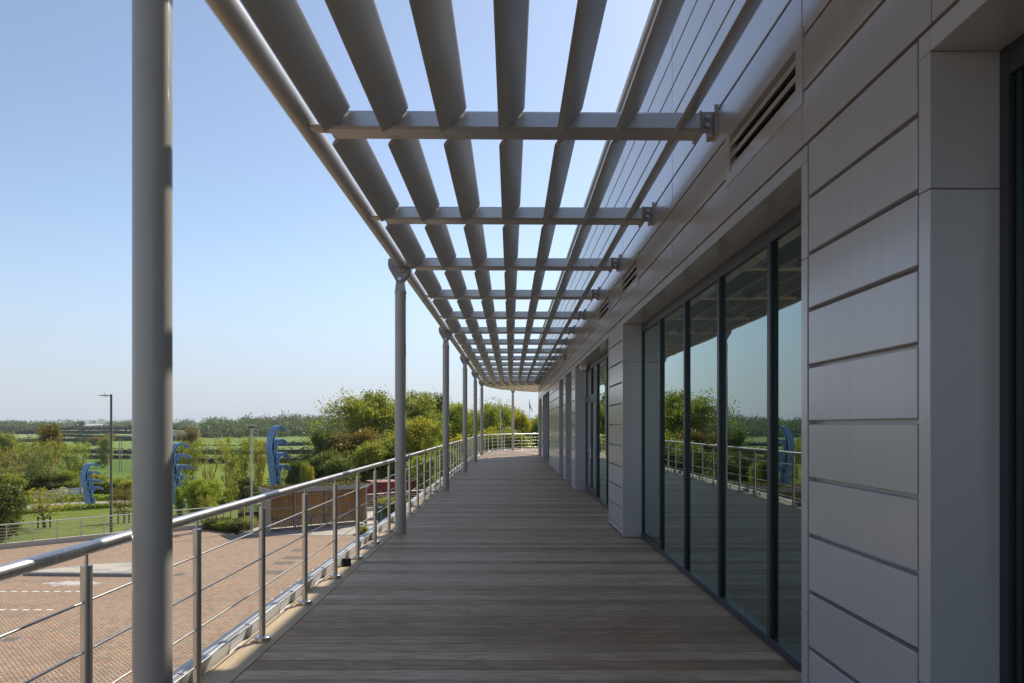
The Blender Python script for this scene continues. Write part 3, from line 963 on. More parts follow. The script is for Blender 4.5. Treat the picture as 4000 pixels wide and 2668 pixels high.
# columns with pinned heads
COLS = [(-1.685, 3.20, 0, 'tall grey steel column nearest the camera, crossing the whole picture height'),
        (-1.715, 10.50, 0, 'grey steel column with pinned head, second along the terrace edge'),
        (-1.715, 17.72, 0, 'third grey steel column along the terrace, before the dark trees'),
        (-1.715, 24.93, 0, 'fourth grey steel column, half way down the terrace edge'),
        (-1.715, 31.9, 0, 'fifth grey steel column, near the bend of the railing'),
        (-1.70, 38.5, 0, 'sixth grey steel column standing where the sunlit deck begins'),
        (.06, 46.05, R(-52), 'farthest grey steel column standing on the sunlit deck by the end railing')]
col0 = thing('steel_column', COLS[0][3], 'column', (COLS[0][0], COLS[0][1], 0), 0, 'columns carrying the sun canopy')
mb = MB(); mb.cyl(0, 0, .002, 3.70, .085, 40); mb.build('shaft', M['paint'], col0, ang=60)
mb = MB(); mb.cyl(0, 0, 3.69, 3.72, .092, 36); mb.build('collar', M['paint'], col0, ang=60)
mb = MB(); mb.prism([(-.082, 3.72), (.082, 3.72), (.058, 3.93), (.035, 3.965), (-.035, 3.965), (-.058, 3.93)], 1, -.03, .03); mb.build('fork_plate', M['paint'], col0, smooth=False)
mb = MB()
hd = [(-.055, 3.86), (.055, 3.86), (.165, 4.04), (.165, 4.17), (.13, 4.24), (-.13, 4.24), (-.18, 4.20), (-.185, 4.12), (-.165, 4.05)]
mb.prism(hd, 1, -.056, -.034); mb.prism(hd, 1, .034, .056)
hp = mb.build('head_plate', M['paint_dark'], col0, smooth=False)
mb = MB(); mb.tube([(0, -.075, TZ), (0, -.058, TZ)], .145, 36); mb.tube([(0, .058, TZ), (0, .075, TZ)], .145, 36)
for sx in (-.108, .108):
    mb.tube([(sx, -.095, TZ - .055), (sx, -.074, TZ - .055)], .017, 6)
mb.build('flange', M['paint_dark'], hp, ang=40)
mb = MB(); mb.tube([(0, -.085, 3.90), (0, .085, 3.90)], .028, 20); mb.tube([(0, -.09, 3.90), (0, -.085, 3.90)], .02, 16); mb.build('pin', M['bolt'], col0, ang=40)
for x, y, rz, lab in COLS[1:]: dup(col0, (x, y, 0), rz, lab)

# ------------------------------------------------------------------ foliage builders
def leaves(name, cen, size, mat, rng, up=0.35, link=True):
    """rhombus leaves at cen (N,3)"""
    cen = np.asarray(cen, dtype=np.float64); N = len(cen)
    nrm = rng.normal(size=(N, 3)); nrm[:, 2] += up; nrm /= np.linalg.norm(nrm, axis=1)[:, None]
    t = rng.normal(size=(N, 3)); a = np.cross(nrm, t); a /= np.linalg.norm(a, axis=1)[:, None]; b = np.cross(nrm, a)
    L_ = (size * rng.uniform(.6, 1.35, N))[:, None]; W = L_ * rng.uniform(.45, .75, N)[:, None]
    q = np.empty((N, 4, 3))
    q[:, 0] = cen - a * L_ * .5; q[:, 1] = cen - a * L_ * .05 + b * W * .5 + nrm * L_ * .06
    q[:, 2] = cen + a * L_ * .5; q[:, 3] = cen - a * L_ * .05 - b * W * .5 + nrm * L_ * .06
    me = bpy.data.meshes.new(name)
    me.vertices.add(N * 4); me.vertices.foreach_set('co', q.reshape(-1))
    me.loops.add(N * 4); me.loops.foreach_set('vertex_index', np.arange(N * 4, dtype=np.int32))
    me.polygons.add(N); me.polygons.foreach_set('loop_start', np.arange(0, N * 4, 4, dtype=np.int32))
    me.polygons.foreach_set('loop_total', np.full(N, 4, dtype=np.int32))
    me.materials.append(mat); me.update(calc_edges=True)
    return me

def grow(rng, H, spread, clear, n1, n2, n3, lean=0.5, droop=0.0, stems=1, r0=None):
    """a branching skeleton; returns tube list and twig points"""
    tubes, tips = [], []
    r0 = r0 or H * 0.018
    def path(p, d, ln, seg, wig, bend):
        pts = [p.copy()]; dd = d.copy()
        for _ in range(seg):
            dd = (dd + rng.normal(size=3) * wig + np.array([0, 0, bend])).astype(float); dd /= np.linalg.norm(dd)
            p = p + dd * ln / seg; pts.append(p.copy())
        return pts, dd
    for sidx in range(stems):
        d0 = np.array([rng.normal() * .06, rng.normal() * .06, 1.0])
        if stems > 1:
            an = 2 * math.pi * sidx / stems + rng.uniform(-.4, .4); d0 += np.array([math.cos(an), math.sin(an), 0]) * .22
        d0 /= np.linalg.norm(d0)
        tp, _ = path(np.zeros(3), d0, H * .86, 8, .05, .03)
        tubes.append((tp, [r0 * (1 - .88 * i / 8) for i in range(9)]))
        tips.append(tp[-1])
        for i in range(n1):
            t = clear + (0.97 - clear) * (i + rng.uniform(0, 1)) / n1
            fi = t * 8; k = min(7, int(fi)); p = tp[k] * (1 - fi + k) + tp[k + 1] * (fi - k)
            an = i * 2.4 + rng.uniform(-.5, .5)
            prof = (math.sin(math.pi * (.16 + .78 * (t - clear) / (1 - clear)))) ** .7
            ln = spread * prof * rng.uniform(.7, 1.15)
            d = np.array([math.cos(an), math.sin(an), lean * rng.uniform(.5, 1.5) + .5 * (t - clear)]); d /= np.linalg.norm(d)
            bp, bd = path(p, d, ln, 5, .13, .07 - droop)
            rb = r0 * (1 - .75 * t) * .75
            tubes.append((bp, [rb * (1 - .8 * q / 5) for q in range(6)])); tips.append(bp[-1])
            for m_ in range(n2):
                f = .3 + .7 * (m_ + rng.uniform(0, 1)) / n2; fi2 = f * 5; k2 = min(4, int(fi2)); p2 = bp[k2] * (1 - fi2 + k2) + bp[k2 + 1] * (fi2 - k2)
                d2 = d * .6 + rng.normal(size=3) * .6 + np.array([0, 0, .25 - droop * 2]); d2 /= np.linalg.norm(d2)
                cp, cdn = path(p2, d2, ln * rng.uniform(.3, .55), 3, .18, .05 - droop)
                tubes.append((cp, [rb * .4 * (1 - .7 * q / 3) for q in range(4)])); tips.append(cp[-1]); tips.append(cp[-2])
                for _ in range(n3):
                    d3 = d2 * .5 + rng.normal(size=3) * .7 + np.array([0, 0, -droop * 3]); d3 /= np.linalg.norm(d3)
                    p3 = cp[rng.integers(1, 4)]; e = p3 + d3 * ln * rng.uniform(.12, .3)
                    tubes.append(([p3, e], [rb * .16, rb * .06])); tips.append(e)
    return tubes, np.array(tips)

def tree_mesh(key, seed, H, spread, clear, n1, n2, n3, per_tip, sig, leaf, lean=.5, droop=0.0, stems=1, r0=None):
    rng = np.random.default_rng(seed)
    tubes, tips = grow(rng, H, spread, clear, n1, n2, n3, lean, droop, stems, r0)
    mb = MB()
    for pts, rs in tubes:
        mb.tube([tuple(p) for p in pts], [max(r, .006) for r in rs], 5 if rs[0] > .03 else 3, False)
    me = bpy.data.meshes.new(key + '_trunk'); me.from_pydata(mb.v, [], mb.f); me.materials.append(M['bark'])
    me.polygons.foreach_set('use_smooth', [True] * len(mb.f)); me.update()
    n = len(tips)
    cnt = rng.poisson(per_tip * rng.uniform(0, 1, n) ** 1.3 * 2.3)
    cen = np.repeat(tips, cnt, axis=0)
    s_ = np.repeat(sig * rng.uniform(.6, 1.4, n), cnt)[:, None]
    g = rng.normal(size=cen.shape) * s_; g[:, 2] *= .75
    cen = cen + g; cen[:, 2] = np.maximum(cen[:, 2], .05)
    lm = leaves(key + '_crown', cen, leaf, M['leaf_mid'], rng)
    h = float(np.quantile(cen[:, 2], .998)); w = float(np.quantile(np.hypot(cen[:, 0], cen[:, 1]), .97))
    return (me, lm, h, w)

TM = {}
TM['broad'] = tree_mesh('broad', 3, 9, 3.3, .22, 19, 6, 3, 40, .36, .21)
TM['broad2'] = tree_mesh('broad2', 8, 9, 3.0, .16, 20, 6, 3, 40, .36, .21, lean=.7)
TM['open'] = tree_mesh('open', 5, 9, 3.2, .25, 15, 5, 3, 20, .32, .19, lean=.75)
TM['sparse'] = tree_mesh('sparse', 6, 8, 2.0, .18, 13, 4, 3, 5.5, .17, .15, lean=1.1, stems=2, r0=.10)
TM['sparse2'] = tree_mesh('sparse2', 16, 8, 1.8, .14, 14, 4, 3, 7, .19, .155, lean=1.3, stems=3, r0=.09)
TM['dense'] = tree_mesh('dense', 9, 8, 2.9, .05, 20, 5, 3, 42, .36, .22, lean=.55)
TM['willow'] = tree_mesh('willow', 12, 9, 2.7, .2, 16, 5, 5, 20, .26, .17, lean=.6, droop=.13)
TM['sapling'] = tree_mesh('sapling', 21, 3.2, .75, .36, 10, 4, 3, 10, .12, .09, lean=.7, r0=.045)
TM['vase'] = tree_mesh('vase', 23, 2.6, 1.25, .30, 9, 4, 4, 9, .12, .085, lean=.75, r0=.075)
TM['shrub'] = tree_mesh('shrub', 25, 2.4, 1.35, .02, 22, 5, 3, 22, .17, .11, lean=.5, stems=2, r0=.03)
TM['shrub_big'] = tree_mesh('shrub_big', 27, 3.4, 1.4, .02, 22, 5, 3, 26, .2, .15, lean=.5, stems=3, r0=.04)
TM['lowshrub'] = tree_mesh('lowshrub', 29, .55, .45, .02, 12, 4, 2, 12, .07, .06, lean=.5, stems=3, r0=.01)
TM['column'] = tree_mesh('column', 31, 5, .8, .03, 22, 4, 2, 24, .2, .12, lean=1.2, stems=2, r0=.04)
TM['far'] = tree_mesh('far', 33, 10, 4.0, .15, 15, 4, 2, 18, .6, .55)

def plant(name, key, loc, h, wid, lmat, label, cat='tree', group=None, rz=None, bark='bark', sink=.1):
    me, lm, mh, mw = TM[key]
    r = thing(name, label, cat, (loc[0], loc[1], loc[2] - sink), rnd.uniform(0, 6.28) if rz is None else rz, group)
    sz = h / mh; sw = (wid / 2) / mw if wid else sz
    for nm, d, mt in (('trunk' if cat == 'tree' else 'stem', me, M[bark]), ('crown' if cat == 'tree' else 'foliage', lm, M[lmat])):
        o = bpy.data.objects.new(nm, d); COL.objects.link(o); o.parent = r; o.scale = (sw, sw, sz)
        o.material_slots[0].link = 'OBJECT'; o.material_slots[0].material = mt
    return r
def plant_px(name, key, x, ytop, ybase, Y, wpx, lmat, label, cat='tree', group=None, bark='bark'):
    """Y given: stand at that depth on the ground; else where the sight line through ybase meets it"""
    if Y is None: p = ray(x, ybase); Y = p.y
    X = (x - 1175.5) * Y / 1567.0; z = terr(X, Y)
    top = EYE + (978 - ytop) * Y / 1567.0
    if group in (G1, G2): wpx = wpx * 1.3
    return plant(name, key, (X, Y, z), top - z + .1, wpx * Y / 1567.0 if wpx else None, lmat, label, cat, group, bark=bark)

T = plant_px
G1, G2 = 'big trees beyond the shelter', 'trees beyond the far end of the terrace'
T('oak_tree', 'open', 800, 899, None, 76, 150, 'leaf_mid', 'tall open crowned tree with visible branches, left peak of the big grove', group=G1)
T('oak_tree', 'broad', 872, 899, None, 79, 120, 'leaf_mid', 'tall full green tree just left of the second column', group=G1)
T('ivy_tree', 'dense', 747, 985, None, 70, 62, 'leaf_dark', 'dark ivy clad tree at the left edge of the big grove', group=G1)
T('bronze_tree', 'broad2', 800, 985, None, 71, 110, 'leaf_brz', 'bronze tinted bushy tree low in front of the big grove', group=G1)
T('hedgerow_tree', 'dense', 850, 1010, None, 66, 100, 'leaf_mid', 'bright green bushy tree behind the shelter roof at its right half', group=G1)
T('hedgerow_tree', 'dense', 735, 1035, None, 64, 84, 'leaf_dark', 'dark green bushy tree behind the shelter roof at its middle', group=G1)
T('hedgerow_tree', 'dense', 790, 1050, None, 62, 80, 'leaf_dark', 'low dark bushy tree between the lamp post and the shelter roof', group=G1)
T('hedgerow_tree', 'dense', 900, 1030, None, 68, 110, 'leaf_dark', 'dark green bushy tree behind the red container', group=G1)
T('small_tree', 'shrub_big', 680, 1060, None, 66, 36, 'leaf_dark', 'small dark conical tree right of the tallest blue sculpture', group=G1)
T('oak_tree', 'broad2', 965, 901, None, 84, 120, 'leaf_mid', 'tall yellowish green tree between the second and third columns', group=G1)
T('oak_tree', 'broad', 1000, 905, None, 92, 70, 'leaf_dark', 'tall dark green tree top just left of the third column', group=G1)
T('maple_tree', 'broad2', 945, 960, None, 70, 105, 'leaf_yel', 'golden green tree right of the second column', group=G1)
T('willow_tree', 'willow', 1010, 962, None, 66, 66, 'leaf_mid', 'weeping grey green tree behind the railing left of the third column', group=G1)
T('birch_tree', 'column', 975, 1045, None, 58, 46, 'leaf_brt', 'slender bright birch seen through the railing right of the second column', group=G1)
T('birch_tree', 'column', 940, 1060, None, 60, 40, 'leaf_yel', 'slender yellow green birch above the red container', group=G1)
T('hedgerow_tree', 'dense', 985, 1000, None, 74, 90, 'leaf_dark', 'dark bushy tree at the foot of the weeping tree', group=G1)
T('lime_tree', 'broad', 1045, 928, None, 80, 85, 'leaf_brt', 'bright green tree between the third and fourth columns', group=G2)
T('lime_tree', 'broad2', 1080, 935, None, 84, 70, 'leaf_mid', 'mid green tree between the fourth and fifth columns', group=G2)
T('oak_tree', 'open', 1125, 916, None, 78, 80, 'leaf_mid', 'loose crowned tree behind the blue flag', group=G2)
T('oak_tree', 'broad', 1165, 930, None, 86, 70, 'leaf_mid', 'full green tree between the blue flag and the farthest column', group=G2)
T('oak_tree', 'broad2', 1200, 945, None, 80, 62, 'leaf_yel', 'yellow green tree right of the farthest column', group=G2)
T('maple_tree', 'broad', 1232, 966, None, 74, 50, 'leaf_dark', 'dark green tree below the green flag beside the building', group=G2)
T('maple_tree', 'dense', 1105, 985, None, 70, 74, 'leaf_yel', 'golden bushy tree below the blue flag', group=G2)
T('maple_tree', 'dense', 1190, 985, None, 68, 84, 'leaf_mid', 'low green bushy tree behind the end railing near the building', group=G2)
T('maple_tree', 'dense', 1140, 1000, None, 66, 70, 'leaf_dark', 'low dark bushy tree behind the end railing at its left', group=G2)
T('maple_tree', 'dense', 1060, 1000, None, 68, 80, 'leaf_yel', 'golden bushy tree behind the railing by the fourth column', group=G2)
T('maple_tree', 'dense', 1030, 1020, None, 64, 70, 'leaf_brt', 'bright bushy tree behind the railing by the third column', group=G2)
T('lime_tree', 'broad2', 1095, 930, None, 88, 70, 'leaf_brt', 'bright green tree behind the long armed lamp post', group=G2)
T('oak_tree', 'open', 1150, 921, None, 82, 62, 'leaf_mid', 'loose crowned tree directly behind the blue flag pole', group=G2)
T('oak_tree', 'broad', 1186, 938, None, 90, 62, 'leaf_brt', 'bright green tree just right of the farthest column', group=G2)
T('oak_tree', 'broad2', 1218, 955, None, 84, 56, 'leaf_mid', 'rounded tree behind the green flag pole', group=G2)
T('lime_tree', 'broad', 1062, 930, None, 90, 70, 'leaf_mid', 'tall tree directly behind the fourth column', group=G2)
T('oak_tree', 'broad2', 930, 905, None, 88, 110, 'leaf_mid', 'tall tree top just right of the second column', group=G1)
T('hedgerow_tree', 'broad', 1290, 940, None, 90, 90, 'leaf_mid', 'green tree mostly hidden by the far end of the building', group=G2)

G3 = 'sparse spring trees along the road'
T('spring_tree', 'sparse', 22, 1020, None, 74, 85, 'leaf_yel', 'sparse yellow green spring tree at the left picture edge', group=G3, bark='bark_pale')
T('spring_tree', 'sparse2', 85, 1012, None, 72, 78, 'leaf_mid', 'pale trunked spring tree behind the left road signs', group=G3, bark='bark_pale')
T('spring_tree', 'sparse', 128, 1018, None, 76, 62, 'leaf_yel', 'sparse spring tree between the road signs and the smallest sculpture', group=G3, bark='bark_pale')
T('spring_tree', 'sparse2', 170, 1015, None, 74, 64, 'leaf_brt', 'taller spring tree just left of the smallest blue sculpture', group=G3)
T('spring_tree', 'open', 50, 1030, None, 84, 80, 'leaf_brz', 'brownish spring tree at the back of the left roadside clump', group=G3)
T('roadside_bush', 'dense', 60, 1090, None, 70, 90, 'leaf_dark', 'dark rounded bush under the spring trees at far left', 'bush')
T('roadside_bush', 'dense', 110, 1085, None, 71, 80, 'leaf_dark', 'dark bush directly behind the left road sign', 'bush')
T('roadside_bush', 'dense', 165, 1080, None, 72, 66, 'leaf_mid', 'green bush directly behind the right road sign', 'bush')
T('roadside_bush', 'shrub_big', 15, 1090, None, 66, 66, 'leaf_mid', 'green bush across the road at the left picture edge', 'bush')
T('roadside_bush', 'dense', 222, 1085, None, 75, 62, 'leaf_yel', 'yellow green bush right of the smallest blue sculpture', 'bush')
T('roadside_bush', 'dense', 268, 1098, None, 74, 60, 'leaf_mid', 'mid green bush behind the dark lamp post', 'bush')
T('roadside_bush', 'shrub_big', 296, 1104, None, 70, 40, 'leaf_yel', 'low yellow green bush touching the nearest column', 'bush')
G4 = 'spring trees between the sculptures'
T('spring_tree', 'open', 440, 975, None, 98, 62, 'leaf_brz', 'brownish spring tree rising highest behind the middle sculpture', group=G4)
T('spring_tree', 'sparse2', 432, 1010, None, 72, 48, 'leaf_brt', 'light green spring tree directly right of the middle sculpture', group=G4)
T('spring_tree', 'sparse', 478, 1003, None, 74, 70, 'leaf_yel', 'bare branched spring tree midway between two blue sculptures', group=G4)
T('spring_tree', 'sparse2', 555, 1000, None, 72, 66, 'leaf_brt', 'light green spring tree just left of the silver mast', group=G4)
T('spring_tree', 'sparse2', 596, 1006, None, 75, 44, 'leaf_yel', 'narrow spring tree between the silver mast and the tallest sculpture', group=G4)
T('spring_tree', 'sparse', 520, 1020, None, 78, 50, 'leaf_mid', 'thin spring tree standing behind the red flowering shrub', group=G4)
T('spring_tree', 'sparse', 640, 1035, None, 74, 50, 'leaf_brz', 'nearly bare thin tree behind the tallest blue sculpture', group=G4)
T('garden_shrub', 'shrub', 463, 1093, None, 52, 82, 'leaf_brt', 'big rounded light green shrub beyond the court railing', 'shrub')
T('garden_shrub', 'dense', 560, 1090, None, 66, 60, 'leaf_dark', 'dark shrub behind the red flowering hedge', 'shrub')
T('garden_shrub', 'shrub', 510, 1118, None, 56, 44, 'leaf_mid', 'smaller green shrub left of the red flowering hedge', 'shrub')
T('garden_shrub', 'column', 412, 1118, None, 50, 20, 'leaf_brt', 'slim upright shrub at the foot of the middle blue sculpture', 'shrub')
T('garden_tree', 'sapling', 527, 1040, None, 42.4, 50, 'leaf_mid', 'slender young tree tied to a timber frame in the bed')
T('garden_tree', 'column', 700, 1060, None, 60, 20, 'leaf_brt', 'narrow light green tree right of the small dark conical tree')
T('garden_tree', 'column', 712, 1070, None, 58, 20, 'leaf_yel', 'narrow yellow green tree at the foot of the grove lamp')
plant('lawn_tree', 'vase', (-29.2, 42.6, terr(-29.2, 42.6)), 2.7, 3.6, 'leaf_yel', 'small wide lawn tree with forked trunk in front of the road signs')
plant('lawn_tree', 'vase', (-26.0, 45.7, terr(-26, 45.7)), 2.6, 2.1, 'leaf_brz', 'small thin lawn tree right of the dark lamp post')
plant('lawn_tree', 'vase', (-20.1, 45.0, terr(-20.1, 45.0)), 2.0, 1.2, 'leaf_yel', 'small lawn tree hidden behind the rail right of the nearest column')
plant('leafy_bush', 'shrub_big', (-27.6, 36.6, GROUND), 3.2, 2.25, 'leaf_dark', 'big leafy bush behind the court railing at the left picture edge', 'bush')
for (x, y, lab) in ((-29.2, 42.6, 'pair of dark stakes round the forked lawn tree'), (-26.0, 45.7, 'pair of dark stakes round the thin lawn tree'), (-20.1, 45.0, 'pair of dark stakes right of the nearest column')):
    r = thing('tree_stake', lab, 'tree stake', (x, y, terr(x, y)), .4, 'stakes on the lawn')
    for s in (-.32, .32):
        mb = MB(); mb.cyl(s, 0, 0, .75, .045, 8); mb.build('stake', M['stake_dark'], r)
    mb = MB(); mb.box(-.32, .32, -.015, .015, .60, .66); mb.build('tie', M['black'], r)
r = thing('tree_support', 'square timber support frame round the young tree in the bed', 'tree support', (-17.5, 42.4, GROUND))
for s in (-.85, .85):
    mb = MB(); mb.box(s - .05, s + .05, -.05, .05, 0, 1.22); mb.build('post', M['timber_stake'], r, smooth=False)
mb = MB(); mb.box(-.9, .9, -.085, -.052, 1.10, 1.2); mb.build('rail', M['timber_stake'], r, smooth=False)
BEDS = [(-18.4, 41.85), (-17.9, 41.6), (-17.4, 41.3), (-16.9, 41.0), (-16.4, 40.6), (-18.0, 42.5), (-17.1, 42.3), (-16.3, 41.9), (-16.6, 43.0)]
for x, y in BEDS:
    plant('bed_shrub', 'lowshrub', (x, y, GROUND), .62, 1.1, rnd.choice(['leaf_dark', 'leaf_mid']), 'low glossy shrub in the mulched bed below the silver mast', 'shrub', 'shrubs in the mulched bed', sink=0)
plant('paving_weed', 'lowshrub', (-8.76, 39.9, GROUND), .45, .8, 'leaf_mid', 'small green weed growing at the paving edge by the terrace', 'plant', sink=0)

def hedge(name, p0, p1, h, w, leaf, lmat, label, dens=60, cat='hedge', core=True, ragged=.25, group=None):
    rng = np.random.default_rng(int(abs(p0[0] * 13 + p0[1] * 7)) + 5)
    p0 = np.array(p0[:2]); p1 = np.array(p1[:2]); d = p1 - p0; ln = float(np.linalg.norm(d)); d = d / ln; nn = np.array([-d[1], d[0]])
    N = int(dens * ln)
    t = rng.uniform(0, 1, N); a = rng.uniform(-1, 1, N); s = rng.uniform(0, 1, N)
    hh = h * (1 + ragged * np.sin(t * ln * 1.1 + 2 * np.sin(t * ln * .37)) * .5 + rng.normal(size=N) * ragged * .25)
    side = rng.uniform(0, 1, N) < .6
    off = np.where(side, np.sign(a) * w / 2 * rng.uniform(.8, 1.15, N), a * w / 2)
    zz = np.where(side, s * hh, hh * rng.uniform(.85, 1.08, N))
    X = p0[0] + d[0] * t * ln + nn[0] * off; Y = p0[1] + d[1] * t * ln + nn[1] * off
    cz = np.array([terr(x, y) for x, y in zip(X, Y)])
    c = np.stack([X, Y, np.maximum(cz + zz, cz + .02)], 1)
    org = (float(p0[0]), float(p0[1]), terr(*p0))
    r = thing(name, label, cat, org, 0, group)
    me = leaves('foliage', c - np.array(org), leaf, M[lmat], rng)
    o = bpy.data.objects.new('foliage', me); COL.objects.link(o); o.parent = r
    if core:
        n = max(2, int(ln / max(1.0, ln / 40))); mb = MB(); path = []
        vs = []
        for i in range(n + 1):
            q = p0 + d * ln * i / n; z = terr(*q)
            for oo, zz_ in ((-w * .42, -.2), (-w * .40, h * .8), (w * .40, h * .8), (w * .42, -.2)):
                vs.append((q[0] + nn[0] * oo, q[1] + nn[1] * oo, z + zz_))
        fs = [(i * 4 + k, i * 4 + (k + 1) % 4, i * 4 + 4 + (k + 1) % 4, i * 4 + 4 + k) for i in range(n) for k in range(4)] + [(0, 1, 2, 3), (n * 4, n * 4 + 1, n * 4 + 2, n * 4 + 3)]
        mb.add(vs, fs); mb.build('stems', M['core'], r, org, smooth=False)  # solid dark green core added to make the hedge opaque
    return r
def hedge_px(a, b, h, w, leaf, lmat, label, dens, **k):
    return hedge('hedgerow', ray(*a), ray(*b), h, w, leaf, lmat, label, dens, **k)
hedge_px((-520, 1036), (330, 1043), 2.2, 2.4, .8, 'leaf_fdk', 'long dark hedgerow above the deep green crop field at left', 14)
hedge_px((199, 1054), (300, 1055), 2.0, 2.4, .7, 'leaf_fdk', 'short clipped hedge standing in the deep green crop field', 16)
hedge_px((-520, 1030), (330, 1013), 2.8, 3, 1.1, 'leaf_fdk', 'hedgerow rising to the left across the middle fields', 9)
hedge_px((120, 1003), (330, 1012.5), 2.8, 3, 1.1, 'leaf_far', 'paler hedgerow falling to the right across the middle fields', 9)
hedge_px((-620, 999), (440, 999), 3.5, 4, 1.6, 'leaf_fdk', 'thin hedgerow below the pale upper field', 5)
hedge_px((-620, 990), (440, 990), 4.5, 5, 2.0, 'leaf_fdk', 'far thin hedgerow at the foot of the horizon woods', 4)
hedge_px((560, 1026), (1000, 1024), 2.6, 3, 1.0, 'leaf_fdk', 'hedgerow behind the second curl of the tallest sculpture', 9)
hedge_px((380, 1043), (900, 1042), 2.6, 3, .9, 'leaf_fdk', 'hedgerow behind the third curl of the tallest sculpture', 10)
hedge_px((360, 1064), (900, 1064), 2.3, 2.6, .8, 'leaf_fdk', 'nearest hedgerow crossing behind the tallest sculpture', 12)
hedge('garden_hedge', (-17.6, 44.0), (-15.9, 45.2), .95, .7, .08, 'leaf_dark', 'low clipped hedge behind the silver mast beside the shelter', 900, ragged=.15)
hedge('garden_hedge', (-9.4, 46.6), (-5.5, 48.2), 1.25, .9, .09, 'leaf_mid', 'green hedge behind the dark green repair stand', 900, ragged=.15)
hedge('flowering_hedge', ray(536, 1139), ray(612, 1139), 1.15, 1.2, .11, 'leaf_red', 'red leaved flowering hedge left of the tallest sculpture', 420, ragged=.3)
hedge('garden_hedge', ray(520, 1147), ray(612, 1147), .8, 1.2, .11, 'leaf_brt', 'bright green low hedge in front of the red flowering hedge', 420, ragged=.3)
hedge('verge_grass', ray(-40, 1187), ray(400, 1157), .32, .9, .16, 'leaf_brt', 'rough tall grass along the near road edge', 420, cat='grass verge', core=False, ragged=.5)
hedge('verge_grass', ray(-40, 1160), ray(330, 1145), .55, 2.0, .22, 'leaf_brt', 'rough grass bank along the far road edge', 300, cat='grass verge', core=False, ragged=.5)
hedge('roadside_hedge', ray(205, 1143), ray(420, 1136), 1.9, 2.0, .20, 'leaf_mid', 'ragged hedge along the far side of the road behind the lamp post', 420, ragged=.5)
hedge('roadside_hedge', ray(-30, 1150), ray(190, 1144), 2.0, 2.2, .20, 'leaf_dark', 'ragged dark hedge along the far side of the road behind the signs', 420, ragged=.5)

# far single trees in the fields
for i, (x, yt, Y, w, lm, lab) in enumerate([(110, 972, 125, 66, 'leaf_brz', 'large bronze spring tree standing highest left of the dark lamp post'),
        (12, 990, 150, 62, 'leaf_mid', 'rounded green field tree at the left picture edge'),
        (240, 1001, 215, 36, 'leaf_mid', 'round green tree alone in the field beside the dark lamp post'),
        (183, 966, 700, 22, 'leaf_far', 'round tree standing clear on the left horizon'),
        (250, 994, 420, 28, 'leaf_brz', 'brownish tree behind the dark lamp post on the pale field'),
        (178, 1003, 400, 16, 'leaf_far', 'small dark bush tree left of a pair on the middle hedgerow'),
        (193, 1003, 400, 18, 'leaf_far', 'small dark bush tree right of a pair on the middle hedgerow'),
        (215, 1003, 390, 34, 'leaf_brz', 'wide brown scrub tree on the middle hedgerow')]):
    T('field_tree', 'dense' if i in (1, 2, 7) else 'far', x, yt, None, Y, w, lm, lab)

# woods on the skyline: one mass
def woods(name, segs, lmat, seed):
    rng = np.random.default_rng(seed); C_ = []
    for (x0, x1, yb, Y0, Y1, n, h0, h1, r0, r1) in segs:
        for _ in range(n):
            Y = rng.uniform(Y0, Y1); x = rng.uniform(x0, x1); X = (x - 1175.5) * Y / 1567.0
            z = terr(X, Y); h = rng.uniform(h0, h1); r = rng.uniform(r0, r1)
            m = 260
            u = rng.normal(size=(m, 3)); u /= np.linalg.norm(u, axis=1)[:, None]; rr = rng.uniform(.7, 1.0, m)[:, None]
            lob = 1 + .25 * np.sin(u[:, :1] * 5 + rng.uniform(0, 6)) * np.cos(u[:, 1:2] * 4)
            p = u * rr * lob * np.array([r, r, h * .52]); p += np.array([X, Y, z + h * .5])
            C_.append(p)
    c = np.concatenate(C_)
    me = leaves(name, c, 1.5, M[lmat], rng, up=.6)
    o = bpy.data.objects.new(name, me); COL.objects.link(o); o['kind'] = 'stuff'
    tag(o, 'distant woodland along the skyline', 'woodland'); return o
woods('skyline_woodland', [(-700, 100, 985, 690, 800, 230, 4, 12, 5, 9), (100, 430, 985, 820, 960, 70, 3, 9, 4, 8), (-700, 500, 984, 1000, 1150, 200, 5, 15, 7, 12)], 'leaf_far', 2)
woods('hill_woodland', [(470, 780, 1001, 560, 760, 150, 6, 17, 6, 11), (560, 790, 1001, 600, 800, 90, 10, 20, 6, 12), (440, 800, 1001, 530, 570, 75, 4, 11, 4, 7), (760, 1300, 1000, 560, 760, 90, 8, 14, 6, 10)], 'leaf_far', 4)

# ------------------------------------------------------------------ court railing on its kerb
FX0, FX1 = -39.6, -4.6
dk = Vector((1, 1)).normalized(); nk = Vector((-1, 1)).normalized()
fo = (FX0, FU + FX0, GROUND)
fen = thing('court_railing', 'sunlit steel railing on a concrete kerb behind the paved court', 'railing', fo)
FL = (FX1 - FX0) * math.sqrt(2)
def FP(s, o, z): return (FX0 + dk.x * s + nk.x * o, FU + FX0 + dk.y * s + nk.y * o, z)
n = 0; s = 0.0
while s < FL:
    mb = MB(); e = min(s + 1.113 * 1, FL) - .006
    vs = [FP(a, o, z) for a in (s, e) for o, z in ((-.16, GROUND - .1), (-.16, GROUND + .23), (-.13, GROUND + .25), (.16, GROUND + .25), (.16, GROUND - .1))]
    mb.add(vs, [(0, 1, 2, 3, 4), (5, 6, 7, 8, 9)] + [(k, (k + 1) % 5, 5 + (k + 1) % 5, 5 + k) for k in range(5)])
    mb.build('kerb', M['concrete'], fen, fo, smooth=False)
    mb = MB(); mb.tube([FP(s + .2, 0, GROUND + .25), FP(s + .2, 0, GROUND + 1.2)], .03, 10); mb.build('post', M['rail_sunlit'], fen, fo, ang=60)
    s += 1.113
